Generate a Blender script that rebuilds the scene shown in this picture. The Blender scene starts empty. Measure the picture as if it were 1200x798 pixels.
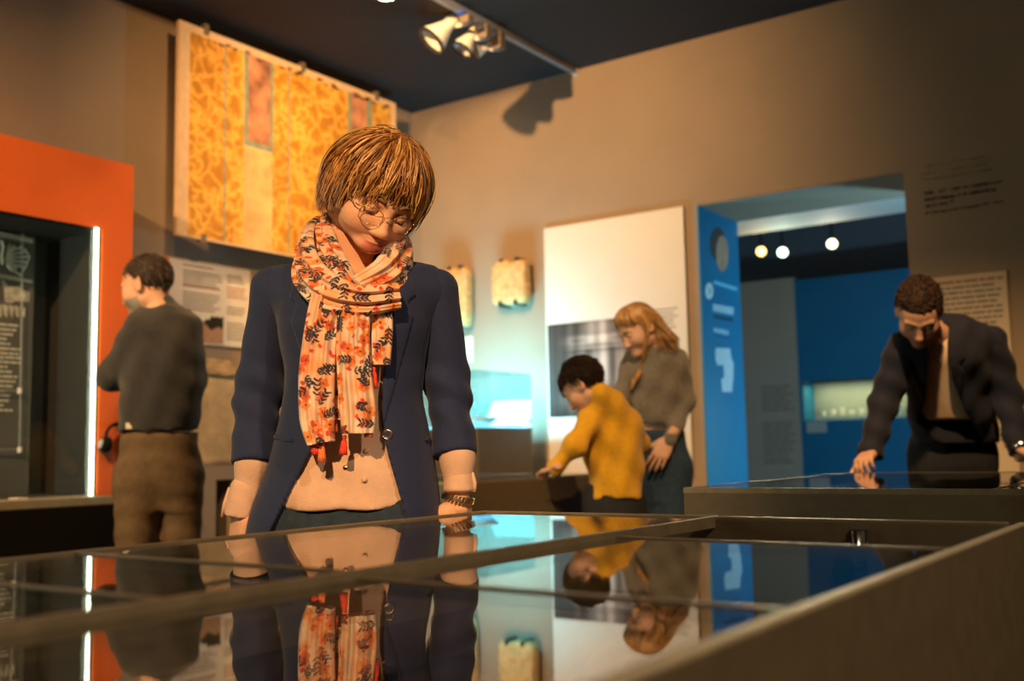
import bpy, bmesh, math, random
import numpy as np
from mathutils import Vector, Matrix

# ------------------------------------------------------------------ camera, world, exposure
random.seed(7)
RNG = np.random.default_rng(7)
scn = bpy.context.scene
col = scn.collection
R = math.radians
FPX, YAW, PIT, ROL, CAMH = 1225.0, R(35), R(6.0), R(1.14), 1.0
# "level frame": x right of the camera, y horizontal depth, z up, origin on the floor under the camera
_fh, _rt, _up = np.array([0, 1., 0]), np.array([1., 0, 0]), np.array([0, 0, 1.])
_cf = math.cos(PIT)*_fh + math.sin(PIT)*_up
_u0 = math.cos(PIT)*_up - math.sin(PIT)*_fh
_cr = math.cos(ROL)*_rt - math.sin(ROL)*_u0
_cu = math.cos(ROL)*_u0 + math.sin(ROL)*_rt
CAMP = np.array([0, 0, CAMH])

def ray(px, py):
    return _cr*((px-600)/FPX) + _cu*((399-py)/FPX) + _cf

def P(px, py, Z):                      # pixel + horizontal depth -> level frame
    d = ray(px, py)
    return d/d[1]*Z + CAMP

def proj(x, y, z):                     # level frame -> pixel (vectorised)
    qz = z-CAMH
    dz = x*_cf[0]+y*_cf[1]+qz*_cf[2]
    return (600+FPX*(x*_cr[0]+y*_cr[1]+qz*_cr[2])/dz, 399-FPX*(x*_cu[0]+y*_cu[1]+qz*_cu[2])/dz)

CY, SY = math.cos(YAW), math.sin(YAW)
def W(p):                              # level frame -> world (room axes)
    return Vector((CY*p[0]-SY*p[1], SY*p[0]+CY*p[1], p[2]))

def hit(px, py, ax, val):              # pixel -> world point on the plane ax = val
    d = W(ray(px, py)); i = 'xyz'.index(ax); o = Vector((0, 0, CAMH))
    return o + d*((val-o[i])/d[i])

cam = bpy.data.cameras.new('camera'); camo = bpy.data.objects.new('camera', cam); col.objects.link(camo)
cam.sensor_width = 36; cam.lens = FPX/1200*36; cam.clip_start = .02
m = Matrix((W(_cr), W(_cu), -W(_cf))).transposed().to_4x4(); m.translation = (0, 0, CAMH)
camo.matrix_world = m
cam.dof.use_dof = True; cam.dof.focus_distance = 1.93; cam.dof.aperture_fstop = 3.2
scn.camera = camo
wd = bpy.data.worlds.new('world'); scn.world = wd; wd.use_nodes = True
wd.node_tree.nodes['Background'].inputs[0].default_value = (.5, .45, .4, 1)
wd.node_tree.nodes['Background'].inputs[1].default_value = .05
vs = scn.view_settings
vs.view_transform = 'Standard'; vs.look = 'None'; vs.gamma = 1; vs.use_curve_mapping = False; vs.exposure = 0.1

WARM = (1, .60, .27); SOFT = (1, .72, .45)
def spot(name, loc, tgt, energy, color=WARM, angle=40, blend=.6, size=.04):
    l = bpy.data.lights.new(name, 'SPOT'); l.energy = energy; l.color = color
    l.spot_size = R(angle); l.spot_blend = blend; l.shadow_soft_size = size
    o = bpy.data.objects.new(name, l); col.objects.link(o)
    o.location = loc; o.rotation_euler = (Vector(tgt)-Vector(loc)).to_track_quat('-Z', 'Y').to_euler()
    return o
def point(name, loc, energy, color, size=.05):
    l = bpy.data.lights.new(name, 'POINT'); l.energy = energy; l.color = color; l.shadow_soft_size = size
    o = bpy.data.objects.new(name, l); col.objects.link(o); o.location = loc
    return o
def area(name, loc, tgt, energy, color, sx, sy):
    l = bpy.data.lights.new(name, 'AREA'); l.energy = energy; l.color = color; l.shape = 'RECTANGLE'; l.size = sx; l.size_y = sy
    o = bpy.data.objects.new(name, l); col.objects.link(o)
    o.location = loc; o.rotation_euler = (Vector(tgt)-Vector(loc)).to_track_quat('-Z', 'Y').to_euler()
    return o

YW = 5.5                                        # plane of the right-hand wall
_c = hit(482.7, 132.6, 'y', YW); XW, ZC = _c.x, _c.z   # left-hand wall plane and ceiling height
# room lamps (ceiling track spots)
def LW(px, py, Z): return W(P(px, py, Z))
ZL = ZC-.06                                     # height of the ceiling track lamps
spot('ceiling_spot_woman_offscreen', W((-.8, -1.9, ZL)), LW(425, 340, 1.95), 900, WARM, 20, .8, .05)
spot('ceiling_spot_slab_offscreen', W((-.9, 2.6, ZL)), LW(262, 450, 5.3), 170, WARM, 40, 1, .05)
_tx = hit(672, 83.5, 'z', ZC-.02).x             # the ceiling track runs on above the frame
_l = hit(572, 44, 'x', _tx); _s = hit(662, 112, 'y', YW); _w = _l+(_l-_s)*2.0; _w.z = min(_w.z, ZC-.04)
spot('track_spot_wall_offscreen', _w, hit(600, 250, 'y', YW), 430, WARM, 100, 1, .03)
spot('ceiling_spot_painting_offscreen', W((.2, 2.2, ZL)), hit(345, 190, 'x', XW), 390, WARM, 44, .9, .05)
spot('ceiling_spot_showcase_offscreen', W((-2.4, 1.4, ZL)), LW(165, 420, 4.7), 640, WARM, 66, 1, .05)
spot('ceiling_spot_family_offscreen', W((.7, 2.4, ZL)), LW(740, 500, 4.6), 300, WARM, 46, 1, .05)
spot('ceiling_spot_man_offscreen', W((.95, 1.9, ZL)), LW(1100, 420, 4.1), 520, WARM, 40, 1, .05)
spot('ceiling_spot_table_offscreen', W((1.9, -1.0, ZL)), W((.55, .6, .7)), 330, SOFT, 70, 1, .08)

# ------------------------------------------------------------------ materials
def nodes_of(name):
    mt = bpy.data.materials.new(name); mt.use_nodes = True
    nt = mt.node_tree; b = nt.nodes['Principled BSDF']
    return mt, nt, b
def rgb(r, g, b):                      # sRGB 0-255 -> linear
    f = lambda c: c/12.92 if c <= .04045 else ((c+.055)/1.055)**2.4
    return (f(r/255), f(g/255), f(b/255), 1)
def mat(name, c, rough=.7, metal=0, var=.0, vscale=8, bump=0, bscale=60, sheen=0, coat=0, spec=.5, stretch=None):
    mt, nt, b = nodes_of(name)
    b.inputs['Base Color'].default_value = c; b.inputs['Roughness'].default_value = rough; b.inputs['Metallic'].default_value = metal
    b.inputs['Sheen Weight'].default_value = sheen; b.inputs['Coat Weight'].default_value = coat; b.inputs['Specular IOR Level'].default_value = spec
    if var or bump:
        tc = nt.nodes.new('ShaderNodeTexCoord'); mp = nt.nodes.new('ShaderNodeMapping')
        nt.links.new(tc.outputs['Object'], mp.inputs[0])
        if stretch: mp.inputs['Scale'].default_value = stretch
    if var:
        n = nt.nodes.new('ShaderNodeTexNoise'); n.inputs['Scale'].default_value = vscale; n.inputs['Detail'].default_value = 5
        r = nt.nodes.new('ShaderNodeValToRGB'); nt.links.new(mp.outputs[0], n.inputs['Vector'])
        r.color_ramp.elements[0].position = .3; r.color_ramp.elements[1].position = .7
        r.color_ramp.elements[0].color = tuple(x*(1-var) for x in c[:3])+(1,); r.color_ramp.elements[1].color = tuple(min(1, x*(1+var)) for x in c[:3])+(1,)
        nt.links.new(n.outputs['Fac'], r.inputs[0]); nt.links.new(r.outputs[0], b.inputs['Base Color'])
    if bump:
        n = nt.nodes.new('ShaderNodeTexNoise'); n.inputs['Scale'].default_value = bscale; n.inputs['Detail'].default_value = 3
        bp = nt.nodes.new('ShaderNodeBump'); bp.inputs['Strength'].default_value = bump; bp.inputs['Distance'].default_value = .01
        nt.links.new(mp.outputs[0], n.inputs['Vector']); nt.links.new(n.outputs['Fac'], bp.inputs['Height']); nt.links.new(bp.outputs[0], b.inputs['Normal'])
    return mt
def mat_attr(name, rough=.8, bump=0, bscale=200, sheen=0, spec=.5):
    mt, nt, b = nodes_of(name)
    a = nt.nodes.new('ShaderNodeAttribute'); a.attribute_name = 'Col'
    nt.links.new(a.outputs['Color'], b.inputs['Base Color']); b.inputs['Roughness'].default_value = rough
    b.inputs['Sheen Weight'].default_value = sheen; b.inputs['Specular IOR Level'].default_value = spec
    if bump:
        tc = nt.nodes.new('ShaderNodeTexCoord')
        n = nt.nodes.new('ShaderNodeTexNoise'); n.inputs['Scale'].default_value = bscale; n.inputs['Detail'].default_value = 3
        bp = nt.nodes.new('ShaderNodeBump'); bp.inputs['Strength'].default_value = bump; bp.inputs['Distance'].default_value = .005
        nt.links.new(tc.outputs['Object'], n.inputs['Vector']); nt.links.new(n.outputs['Fac'], bp.inputs['Height']); nt.links.new(bp.outputs[0], b.inputs['Normal'])
    return mt
def emit(name, c, s):
    mt, nt, b = nodes_of(name)
    b.inputs['Base Color'].default_value = c; b.inputs['Emission Color'].default_value = c; b.inputs['Emission Strength'].default_value = s
    return mt
def glass(name, tint=(1, 1, 1, 1), rough=0.0):
    mt = bpy.data.materials.new(name); mt.use_nodes = True; nt = mt.node_tree; nt.nodes.clear()
    o = nt.nodes.new('ShaderNodeOutputMaterial'); mx = nt.nodes.new('ShaderNodeMixShader')
    t = nt.nodes.new('ShaderNodeBsdfTransparent'); t.inputs[0].default_value = tint
    g = nt.nodes.new('ShaderNodeBsdfGlossy'); g.inputs['Roughness'].default_value = rough
    f = nt.nodes.new('ShaderNodeFresnel'); ge = nt.nodes.new('ShaderNodeNewGeometry')
    mr = nt.nodes.new('ShaderNodeMapRange'); mr.inputs['To Min'].default_value = 1.5; mr.inputs['To Max'].default_value = 1/1.5
    nt.links.new(ge.outputs['Backfacing'], mr.inputs['Value']); nt.links.new(mr.outputs[0], f.inputs['IOR'])
    nt.links.new(f.outputs[0], mx.inputs[0]); nt.links.new(t.outputs[0], mx.inputs[1]); nt.links.new(g.outputs[0], mx.inputs[2])
    nt.links.new(mx.outputs[0], o.inputs[0])
    return mt

M = dict(
    wall=mat('wall_paint', rgb(150, 128, 104), .85, var=.05, vscale=3, bump=.05, bscale=150),
    ceil=mat('ceiling_paint', rgb(36, 34, 34), .8, var=.1, vscale=2),
    floor=mat('floor_oak', rgb(96, 72, 50), .45, var=.25, vscale=4, stretch=(1, 12, 1)),
    case=mat('case_lacquer', rgb(88, 77, 58), .5, var=.1, vscale=30, bump=.05, bscale=300),
    black=mat('black_lacquer', rgb(20, 17, 14), .85, spec=.15),
    inner=mat('case_lining', rgb(40, 27, 22), .8, var=.2, vscale=20),
    bar=mat('bronze_bar', rgb(140, 126, 100), .42, metal=.5, var=.15, vscale=40),
    rim=mat('rim_metal', rgb(180, 166, 136), .5, metal=.2, var=.1, vscale=30),
    glass=glass('clear_glass'), chrome=mat('chrome', rgb(200, 200, 200), .2, metal=1),
    orange=mat('orange_paint', rgb(222, 100, 26), .7, var=.06, vscale=5, bump=.04, bscale=200),
    cream=mat('panel_cream', rgb(216, 203, 184), .7, var=.02, vscale=6),
    ink=mat('grey_ink', rgb(120, 110, 98), .8), ink_red=mat('red_ink', rgb(170, 110, 80), .8), ink_dark=mat('dark_ink', rgb(52, 38, 22), .8),
    ink_pale=mat('pale_ink', rgb(186, 160, 124), .8), white=mat('white_ink', rgb(232, 228, 222), .7),
    blue=mat('blue_paint', rgb(0, 106, 146), .6, var=.05, vscale=4), teal=mat('jamb_blue', rgb(0, 112, 150), .5, var=.05, vscale=4),
    navyprint=mat('navy_print', rgb(4, 60, 90), .6), stone=mat('limestone', rgb(204, 160, 100), .9, var=.25, vscale=25, bump=.6, bscale=40),
    stone2=mat('pale_stone', rgb(190, 160, 116), .9, var=.2, vscale=14, bump=.5, bscale=25),
    steel=mat('dark_steel', rgb(60, 60, 62), .45, metal=.7, var=.1, vscale=30), lamp=mat('lamp_white', rgb(225, 214, 196), .45, var=.04, vscale=20),
    grey=mat('grey_metal', rgb(150, 148, 150), .45, metal=.3, var=.05, vscale=30), gear=mat('gear_box', rgb(112, 96, 80), .6, var=.1, vscale=30),
    bluelit=mat('blue_lit_adapter', rgb(40, 110, 230), .4, var=.05, vscale=30),  # adapter box: the blue light on it is painted into its colour
)

# ------------------------------------------------------------------ mesh helpers
class MB:
    def __init__(s): s.v = []; s.f = []; s.c = None
    def add(s, vs_, fs_):
        n = len(s.v); s.v += [tuple(map(float, q)) for q in vs_]; s.f += [tuple(i+n for i in q) for q in fs_]; return s
    def box(s, lo, hi, rz=0, piv=None):
        x0, y0, z0 = lo; x1, y1, z1 = hi
        vs_ = [(x0, y0, z0), (x1, y0, z0), (x1, y1, z0), (x0, y1, z0), (x0, y0, z1), (x1, y0, z1), (x1, y1, z1), (x0, y1, z1)]
        return s.add(vs_, [(0, 3, 2, 1), (4, 5, 6, 7), (0, 1, 5, 4), (1, 2, 6, 5), (2, 3, 7, 6), (3, 0, 4, 7)])
    def prism(s, pts, off):            # polygon pts extruded by vector off
        n = len(pts); a = [Vector(q) for q in pts]; o = Vector(off); b = [q+o for q in a]
        return s.add(a+b, [tuple(range(n))[::-1], tuple(range(n, 2*n))]+[(i, (i+1) % n, n+(i+1) % n, n+i) for i in range(n)])
    def tube(s, pts, rad, n=10, cap=True, flat=None):
        pts = [Vector(q) for q in pts]; rad = rad if hasattr(rad, '__len__') else [rad]*len(pts)
        t0 = (pts[1]-pts[0]).normalized(); u = t0.orthogonal().normalized(); rings = []
        for i, p in enumerate(pts):
            t = (pts[min(i+1, len(pts)-1)]-pts[max(i-1, 0)]).normalized(); u = (u-t*u.dot(t)).normalized(); w = t.cross(u)
            rings += [p+(u*math.cos(2*math.pi*k/n)+w*math.sin(2*math.pi*k/n))*rad[i] for k in range(n)]
        fs_ = [(i*n+k, i*n+(k+1) % n, (i+1)*n+(k+1) % n, (i+1)*n+k) for i in range(len(pts)-1) for k in range(n)]
        if cap: fs_ += [tuple(range(n))[::-1], tuple(range((len(pts)-1)*n, len(pts)*n))]
        return s.add(rings, fs_)
    def lathe(s, prof, o, ax, n=24):   # prof [(r, h)] turned about ax through o
        o = Vector(o); ax = Vector(ax).normalized(); u = ax.orthogonal().normalized(); w = ax.cross(u); m_ = len(prof)
        vs_ = [o+ax*h+(u*math.cos(2*math.pi*k/n)+w*math.sin(2*math.pi*k/n))*max(r, 1e-5) for r, h in prof for k in range(n)]
        return s.add(vs_, [(i*n+k, i*n+(k+1) % n, (i+1)*n+(k+1) % n, (i+1)*n+k) for i in range(m_-1) for k in range(n)])
    def build(s, name, m_, parent=None, smooth=False, bevel=0, at=None):
        me = bpy.data.meshes.new(name)
        pw = parent.get('_o') if parent else None
        vs_ = s.v
        if at is not None: vs_ = [(x-at[0], y-at[1], z-at[2]) for x, y, z in vs_]
        me.from_pydata(vs_, [], s.f); me.update()
        o = bpy.data.objects.new(name, me); col.objects.link(o)
        if at is not None: o.location = at
        me.materials.append(m_)
        if s.c is not None: set_col(me, s.c)
        if smooth:
            me.polygons.foreach_set('use_smooth', [True]*len(me.polygons))
        bm = bmesh.new(); bm.from_mesh(me); bmesh.ops.recalc_face_normals(bm, faces=bm.faces)
        if bevel: bmesh.ops.bevel(bm, geom=bm.edges[:], offset=bevel, segments=2, affect='EDGES', profile=.5, clamp_overlap=True)
        bm.to_mesh(me); bm.free()
        if parent: o.parent = parent
        return o
def set_col(me, c):
    a = me.color_attributes.new('Col', 'FLOAT_COLOR', 'POINT')
    c = np.asarray(c, dtype=np.float32)
    if c.shape[1] == 3: c = np.hstack([c, np.ones((len(c), 1), np.float32)])
    a.data.foreach_set('color', c.ravel())
def tag(o, label=None, cat=None, group=None, kind=None):
    if label: o['label'] = label
    if cat: o['category'] = cat
    if group: o['group'] = group
    if kind: o['kind'] = kind
    return o
def thing(name, loc, label, cat, group=None, rz=0):
    o = bpy.data.objects.new(name, None); o.empty_display_size = .1; col.objects.link(o)
    o.location = loc; o.rotation_euler = (0, 0, rz)
    return tag(o, label, cat, group)
def part(name, mb, m_, parent, smooth=False, bevel=0, kind=None, label=None):
    """mesh given in world axes; stored relative to its (unrotated) parent chain"""
    o = Vector((0, 0, 0)); q = parent
    while q is not None: o += q.location; q = q.parent
    mb2 = MB(); mb2.v = [(x-o.x, y-o.y, z-o.z) for x, y, z in mb.v]; mb2.f = mb.f; mb2.c = mb.c
    ob = mb2.build(name, m_, parent, smooth, bevel)
    return tag(ob, label, kind=kind)
def B(lo, hi): return MB().box(lo, hi)
def struct(name, mb, m_, bevel=0): return tag(mb.build(name, m_, bevel=bevel), kind='structure')

# ------------------------------------------------------------------ room shell
XE, YB, TH = 3.6, -3.2, .57                     # east end, back end, thickness of the right-hand wall
dl = hit(815.5, 240.2, 'y', YW); dr = hit(1058.6, 200.3, 'y', YW)
DX0, DX1, DZ = dl.x, dr.x, (dl.z+dr.z)/2
struct('floor', B((XW-.2, YB-.2, -.1), (XE+.2, YW+TH, 0)), M['floor'])
struct('ceiling', B((XW-.2, YB-.2, ZC), (XE+.2, YW+.3, ZC+.12)), M['ceil'])
struct('wall_left', B((XW-.2, YB-.2, 0), (XW, YW, ZC)), M['wall'])
w = MB().box((XW-.2, YW, 0), (DX0, YW+TH, ZC)).box((DX1, YW, 0), (XE+.2, YW+TH, ZC)).box((DX0, YW, DZ), (DX1, YW+TH, ZC))
struct('wall_right', w, M['wall'])
struct('trim_1', B((DX0, YW+.004, DZ-.006), (DX1, YW+TH, DZ)), M['wall'])
struct('wall_back', B((XW-.2, YB-.2, 0), (XE+.2, YB, ZC)), M['wall'])
struct('wall_east', B((XE, YB, 0), (XE+.2, YW, ZC)), M['wall'])
# second room beyond the doorway
Y2 = YW+TH
struct('floor_beyond', B((-5.6, Y2, -.1), (.6, 11.2, 0)), M['floor'])
struct('ceiling_beyond', B((-5.6, Y2, 3.6), (.6, 11.2, 3.7)), M['ceil'])
struct('wall_beyond', B((-5.6, 10.9, 0), (.6, 11.1, 3.6)), mat('grey_wall', rgb(120, 118, 126), .8, var=.04, vscale=3))
struct('wall_beyond_left', B((-5.5, Y2, 0), (-5.3, 10.9, 3.6)), mat('pale_wall', rgb(200, 200, 198), .8, var=.04, vscale=3))
struct('wall_beyond_right', B((.4, Y2, 0), (.6, 10.9, 3.6)), M['blue'])

# ------------------------------------------------------------------ flat print helpers
def pl(ax, val, u, v):                          # point on a wall plane from in-plane coordinates
    return (val, u, v) if ax == 'x' else (u, val, v)
NRM = {'x': (1, 0, 0), 'y': (0, -1, 0)}         # into the room
def slab(ax, val, pts, t, sgn=1):               # pts in-plane, thickness t towards the room
    n = Vector(NRM[ax])*sgn
    return MB().prism([pl(ax, val, u, v) for u, v in pts], n*t)
def rect(u0, v0, u1, v1): return [(u0, v0), (u1, v0), (u1, v1), (u0, v1)]
def words(ax, val, u0, u1, vtop, n, lh, xh, seed=1, gap=.35, ragged=.25, glyph=False):
    rr = random.Random(seed); mb = MB(); n_ = Vector(NRM[ax])*.0012
    for i in range(n):
        v = vtop-i*lh; u = u0; end = u1-(u1-u0)*ragged*rr.random()
        while u < end-xh:
            wl = min(xh*rr.uniform(1.5, 6), end-u)
            if glyph:
                g = u
                while g < u+wl-xh*.3:
                    h = xh*rr.choice((1, 1, 1, 1.45)); d = xh*rr.choice((0, 0, 0, .35)); gw = xh*rr.uniform(.5, .75)
                    mb.prism([pl(ax, val, *q) for q in rect(g, v-xh-d, g+xh*.2, v-xh+h)], n_)
                    if rr.random() < .75:
                        mb.prism([pl(ax, val, *q) for q in rect(g, v-xh*.25*rr.choice((1, 4)), g+gw, v-xh*.25*rr.choice((1, 4))+xh*.18)], n_)
                        mb.prism([pl(ax, val, *q) for q in rect(g+gw-xh*.18, v-xh, g+gw, v)], n_)
                    g += gw+xh*.14
            else:
                mb.prism([pl(ax, val, *q) for q in rect(u, v-xh, u+wl, v)], n_)
            u += wl+xh*gap*1.6
    return mb
def wall_uv(px, py, ax, val):
    q = hit(px, py, ax, val); return (q.y if ax == 'x' else q.x, q.z)

# ------------------------------------------------------------------ near display table
TX0, TX1, TY0, TY1, TZ = -1.195, -.262, -.35, 1.605, .885
t = thing('display_table', ((TX0+TX1)/2, (TY0+TY1)/2, 0), 'dark display table with divided glass top, in front of the woman in the scarf', 'display case')
s = .022
part('side_panel', B((TX1-s, TY0, 0), (TX1, TY1, TZ-.002)), M['case'], t, bevel=.001)
part('side_panel', B((TX0, TY0, 0), (TX0+s, TY1, TZ-.012)), M['case'], t)
part('end_panel', B((TX0+s, TY1-s, 0), (TX1-s, TY1, TZ-.002)), M['case'], t)
part('end_panel', B((TX0+s, TY0, 0), (TX1-s, TY0+s, TZ-.012)), M['case'], t)
part('case_bed', B((TX0+s, TY0+s, .70), (TX1-s, TY1-s, .72)), M['inner'], t)
XD, YD1, YD3, YG = -.72, .755, .54, 1.262
bw = .005
for nm, lo, hi in (('frame_bar', (TX0, TY0, TZ-.012), (TX0+.012, TY1, TZ+.003)), ('frame_bar', (TX0+.012, TY1-.012, TZ-.002), (XD, TY1, TZ+.003)),
                   ('divider_bar', (XD-bw, TY0, TZ-.016), (XD+bw, TY1-s, TZ+.003)), ('divider_bar', (TX0+.012, YD1-bw, TZ-.014), (XD-bw, YD1+bw, TZ+.002)),
                   ('divider_bar', (TX0+.012, YD3-bw, TZ-.014), (XD-bw, YD3+bw, TZ+.002)), ('divider_bar', (XD+bw, YD1-bw, TZ-.018), (TX1-s, YD1+bw, TZ-.004)),
                   ('divider_bar', (XD+bw, YG-.004, TZ-.018), (TX1-s, YG+.004, TZ-.004))):
    part(nm, B(lo, hi), M['bar'], t, bevel=.0015)
part('rim_strip', B((TX1-.009, TY0, TZ-.002), (TX1, TY1, TZ+.002)), M['rim'], t, bevel=.001)
part('rim_strip', B((XD, TY1-.012, TZ-.002), (TX1-s, TY1, TZ+.002)), M['bar'], t, bevel=.001)
for x0, x1, y0, y1, z in ((TX0+.012, XD-bw, YD1+bw, TY1-.012, TZ), (TX0+.012, XD-bw, YD3+bw, YD1-bw, TZ), (TX0+.012, XD-bw, TY0+s, YD3-bw, TZ),
                          (XD+bw, TX1-s, YD1+bw, YG-.004, TZ-.006), (XD+bw, TX1-s, TY0+s, YD1-bw, TZ-.006)):
    part('glass_pane', B((x0, y0, z-.006), (x1, y1, z)), M['glass'], t)
lk = hit(1003, 612, 'y', TY1-s-.012)
lo = part('lock', MB().lathe([(0, 0), (.009, 0), (.009, .03), (.007, .032), (.007, .052), (0, .052)], (lk.x, lk.y, TZ-.065), (0, 0, 1), 16), M['chrome'], t, True)
part('lock_plate', B((lk.x-.012, TY1-s-.004, TZ-.07), (lk.x+.012, TY1-s, TZ-.012)), M['steel'], t)
# made-up model house, standing in for an orange shape in the glass
hm = Vector((-.50, .93, .72)); t = thing('stand_in_house', hm, 'small orange stand-in model house with brown tiled roof inside the near glass table', 'model')
om, br = mat('model_orange', rgb(214, 96, 28), .8, var=.1, vscale=30), mat('model_brown', rgb(110, 66, 46), .8, var=.2, vscale=60)
hx, hy = .062, .045
part('wall', B(hm+Vector((-hx, -hy, 0)), hm+Vector((hx, hy, .06))), om, t)
part('base', B(hm+Vector((-.1, -.08, 0)), hm+Vector((.1, .08, .006))), M['stone2'], t)
rf = MB().prism([hm+Vector((-hx-.012, -hy-.014, .058)), hm+Vector((-hx-.012, hy+.014, .058)), hm+Vector((-hx-.012, 0, .088))], (2*hx+.024, 0, 0))
r_ = part('roof', rf, br, t)
for k in range(12):
    x = hm.x-hx-.008+k*.0118
    part('roof_rib', MB().tube([(x, hm.y-hy-.014, hm.z+.059), (x, hm.y, hm.z+.089)], .0016, 6), br, r_)
part('porch', B(hm+Vector((-.02, -hy-.025, 0)), hm+Vector((.022, -hy, .042))), M['stone2'], t)
part('door', B(hm+Vector((-.008, -hy-.028, 0)), hm+Vector((.012, -hy-.024, .032))), br, t)
part('tower', B(hm+Vector((hx-.02, -hy-.012, 0)), hm+Vector((hx+.026, hy-.02, .05))), br, t)

# ------------------------------------------------------------------ far tables
def glass_table(x0, x1, y0, y1, z, divs, label):
    t = thing('display_table', ((x0+x1)/2, (y0+y1)/2, 0), label, 'display case')
    part('plinth', B((x0+.03, y0+.03, 0), (x1-.03, y1-.03, z-.17)), M['black'], t)
    part('case_box', B((x0, y0, z-.17), (x1, y1, z-.012)), M['case'], t, bevel=.002)
    for lo, hi in (((x0, y0), (x1, y0+.012)), ((x0, y1-.012), (x1, y1)), ((x0, y0+.012), (x0+.012, y1-.012)), ((x1-.012, y0+.012), (x1, y1-.012))):
        part('frame_bar', B((*lo, z-.012), (*hi, z+.001)), M['bar'], t)
    xs = [x0+.012]+[x0+(x1-x0)*d for d in divs]+[x1-.012]
    for a, b in zip(xs, xs[1:]):
        part('glass_pane', B((a+.004, y0+.012, z-.010), (b-.004, y1-.012, z)), M['glass'], t)
    for a in xs[1:-1]: part('divider_bar', B((a-.004, y0+.012, z-.012), (a+.004, y1-.012, z+.001)), M['bar'], t)
    return t
q = hit(814, 572, 'z', .90); q2 = hit(985, 554, 'z', .90)
MX0, MY0, MY1 = (q.x+q2.x)/2, q.y, q2.y
glass_table(MX0, MX0+2.5, MY0, MY1, .90, (.28, .55, .8), 'dark glass-topped display table that the man in the navy blazer leans on')
BX1 = hit(600, 561, 'z', .885).x
glass_table(BX1-.85, BX1, 3.15, 4.3, .885, (.5,), 'low black display table with cyan reflections, under the boy in yellow')

# ------------------------------------------------------------------ cyan showcase by the corner
px_ = hit(624, 520, 'y', 5.3)
CX1, CX0 = px_.x, px_.x-.62
zt = hit(590, 500, 'y', 4.75).z; zg = hit(590, 432, 'y', 4.75).z
t = thing('lit_showcase', ((CX0+CX1)/2, 5.0, 0), 'cyan-lit glass showcase on a dark brown plinth near the corner', 'showcase')
part('plinth', B((CX0, 4.75, 0), (CX1, 5.3, zt)), M['case'], t, bevel=.003)
cy = glass('cyan_glass', (.86, .97, 1, 1))
for lo, hi in (((CX0, 4.75), (CX1, 4.758)), ((CX0, 5.292), (CX1, 5.3)), ((CX0, 4.758), (CX0+.008, 5.292)), ((CX1-.008, 4.758), (CX1, 5.292))):
    part('glass_pane', B((*lo, zt), (*hi, zg)), cy, t)
part('glass_pane', B((CX0, 4.75, zg), (CX1, 5.3, zg+.008)), cy, t)
part('light_plate', B((CX0+.04, 4.79, zt), (CX1-.04, 5.26, zt+.012)), emit('cyan_plate', rgb(120, 215, 255), 1.5), t)
e_ = hit(562, 496, 'y', 4.95)
t2 = thing('shallow_bowl', (e_.x, 4.95, zt+.012), 'small shallow pale bowl standing in the cyan-lit showcase', 'bowl')
part('bowl_body', MB().lathe([(0, 0), (.05, 0), (.10, .035), (.105, .05), (.09, .045), (.04, .012), (0, .01)], (e_.x, 4.95, zt+.012), (0, 0, 1), 28), M['white'], t2, True)
area('showcase_light', ((CX0+CX1)/2, 5.02, zt+.014), ((CX0+CX1)/2, 5.9, zt+.62), 62, (.25, .78, 1), CX1-CX0-.08, .45)

# ------------------------------------------------------------------ stone fragments on the right wall
def fragment(px0, py0, px1, py1, seed, label, notch):
    y = YW-.09; a = wall_uv(px0, py0, 'y', y); b = wall_uv(px1, py1, 'y', y); rr = random.Random(seed)
    cx, cz = (a[0]+b[0])/2, (a[1]+b[1])/2; hw, hh = abs(b[0]-a[0])/2, abs(a[1]-b[1])/2
    t = thing('stone_fragment', (cx, YW-.09, cz-hh), label, 'stone fragment', 'stone fragments on the wall')
    pts = []
    for i in range(36):
        an = 2*math.pi*i/36; c_, s_ = math.cos(an), math.sin(an); k = 1/max(abs(c_), abs(s_))
        k = min(k, 1.28)*(1+rr.uniform(-.05, .05)); dz = -.05*(math.sin(an*6) > .3 and s_ > .5)
        pts.append((cx+hw*c_*k, cz+hh*(s_*k+dz*2)))
    mb = MB(); n = len(pts)
    rings = [(1.0, 0), (1.0, .05), (.93, .068), (.7, .075), (.35, .07+.01*rr.random())]
    for k, d in rings: mb.v += [(cx+(u-cx)*k, YW-.045-d, cz+(v-cz)*k+rr.uniform(-.004, .004)) for u, v in pts]
    mb.v += [(cx, YW-.117, cz)]
    for r_ in range(len(rings)-1): mb.f += [(r_*n+i, r_*n+(i+1) % n, (r_+1)*n+(i+1) % n, (r_+1)*n+i) for i in range(n)]
    mb.f += [((len(rings)-1)*n+i, (len(rings)-1)*n+(i+1) % n, len(mb.v)-1) for i in range(n)]+[tuple(range(n))]
    part('stone_body', mb, M['stone'], t)
    for sx in (-.45, .45):
        part('bracket', B((cx+sx*hw-.008, YW-.10, cz-hh-.012), (cx+sx*hw+.008, YW, cz-hh+.004)), M['steel'], t)
        part('hook', B((cx+sx*hw-.008, YW-.128, cz-hh-.012), (cx+sx*hw+.008, YW-.10, cz-hh+.02)), M['steel'], t)
        part('hook', B((cx+sx*hw-.006, YW-.11, cz+hh-.02), (cx+sx*hw+.006, YW, cz+hh+.012)), M['steel'], t)
fragment(577, 308, 618, 354, 3, 'squarish pale stone fragment with chipped corners on wall hooks', 1)
fragment(520, 316, 549, 380, 5, 'tall narrow stone fragment on the wall above a white caption card', 1)
u0, v0 = wall_uv(533, 426, 'y', YW); u1, v1 = wall_uv(554, 394, 'y', YW)
tag(slab('y', YW, rect(u0, v0, u1, v1), .006).build('caption_card', M['cream']), 'small white caption card on the wall under the tall stone fragment', 'card')

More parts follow.
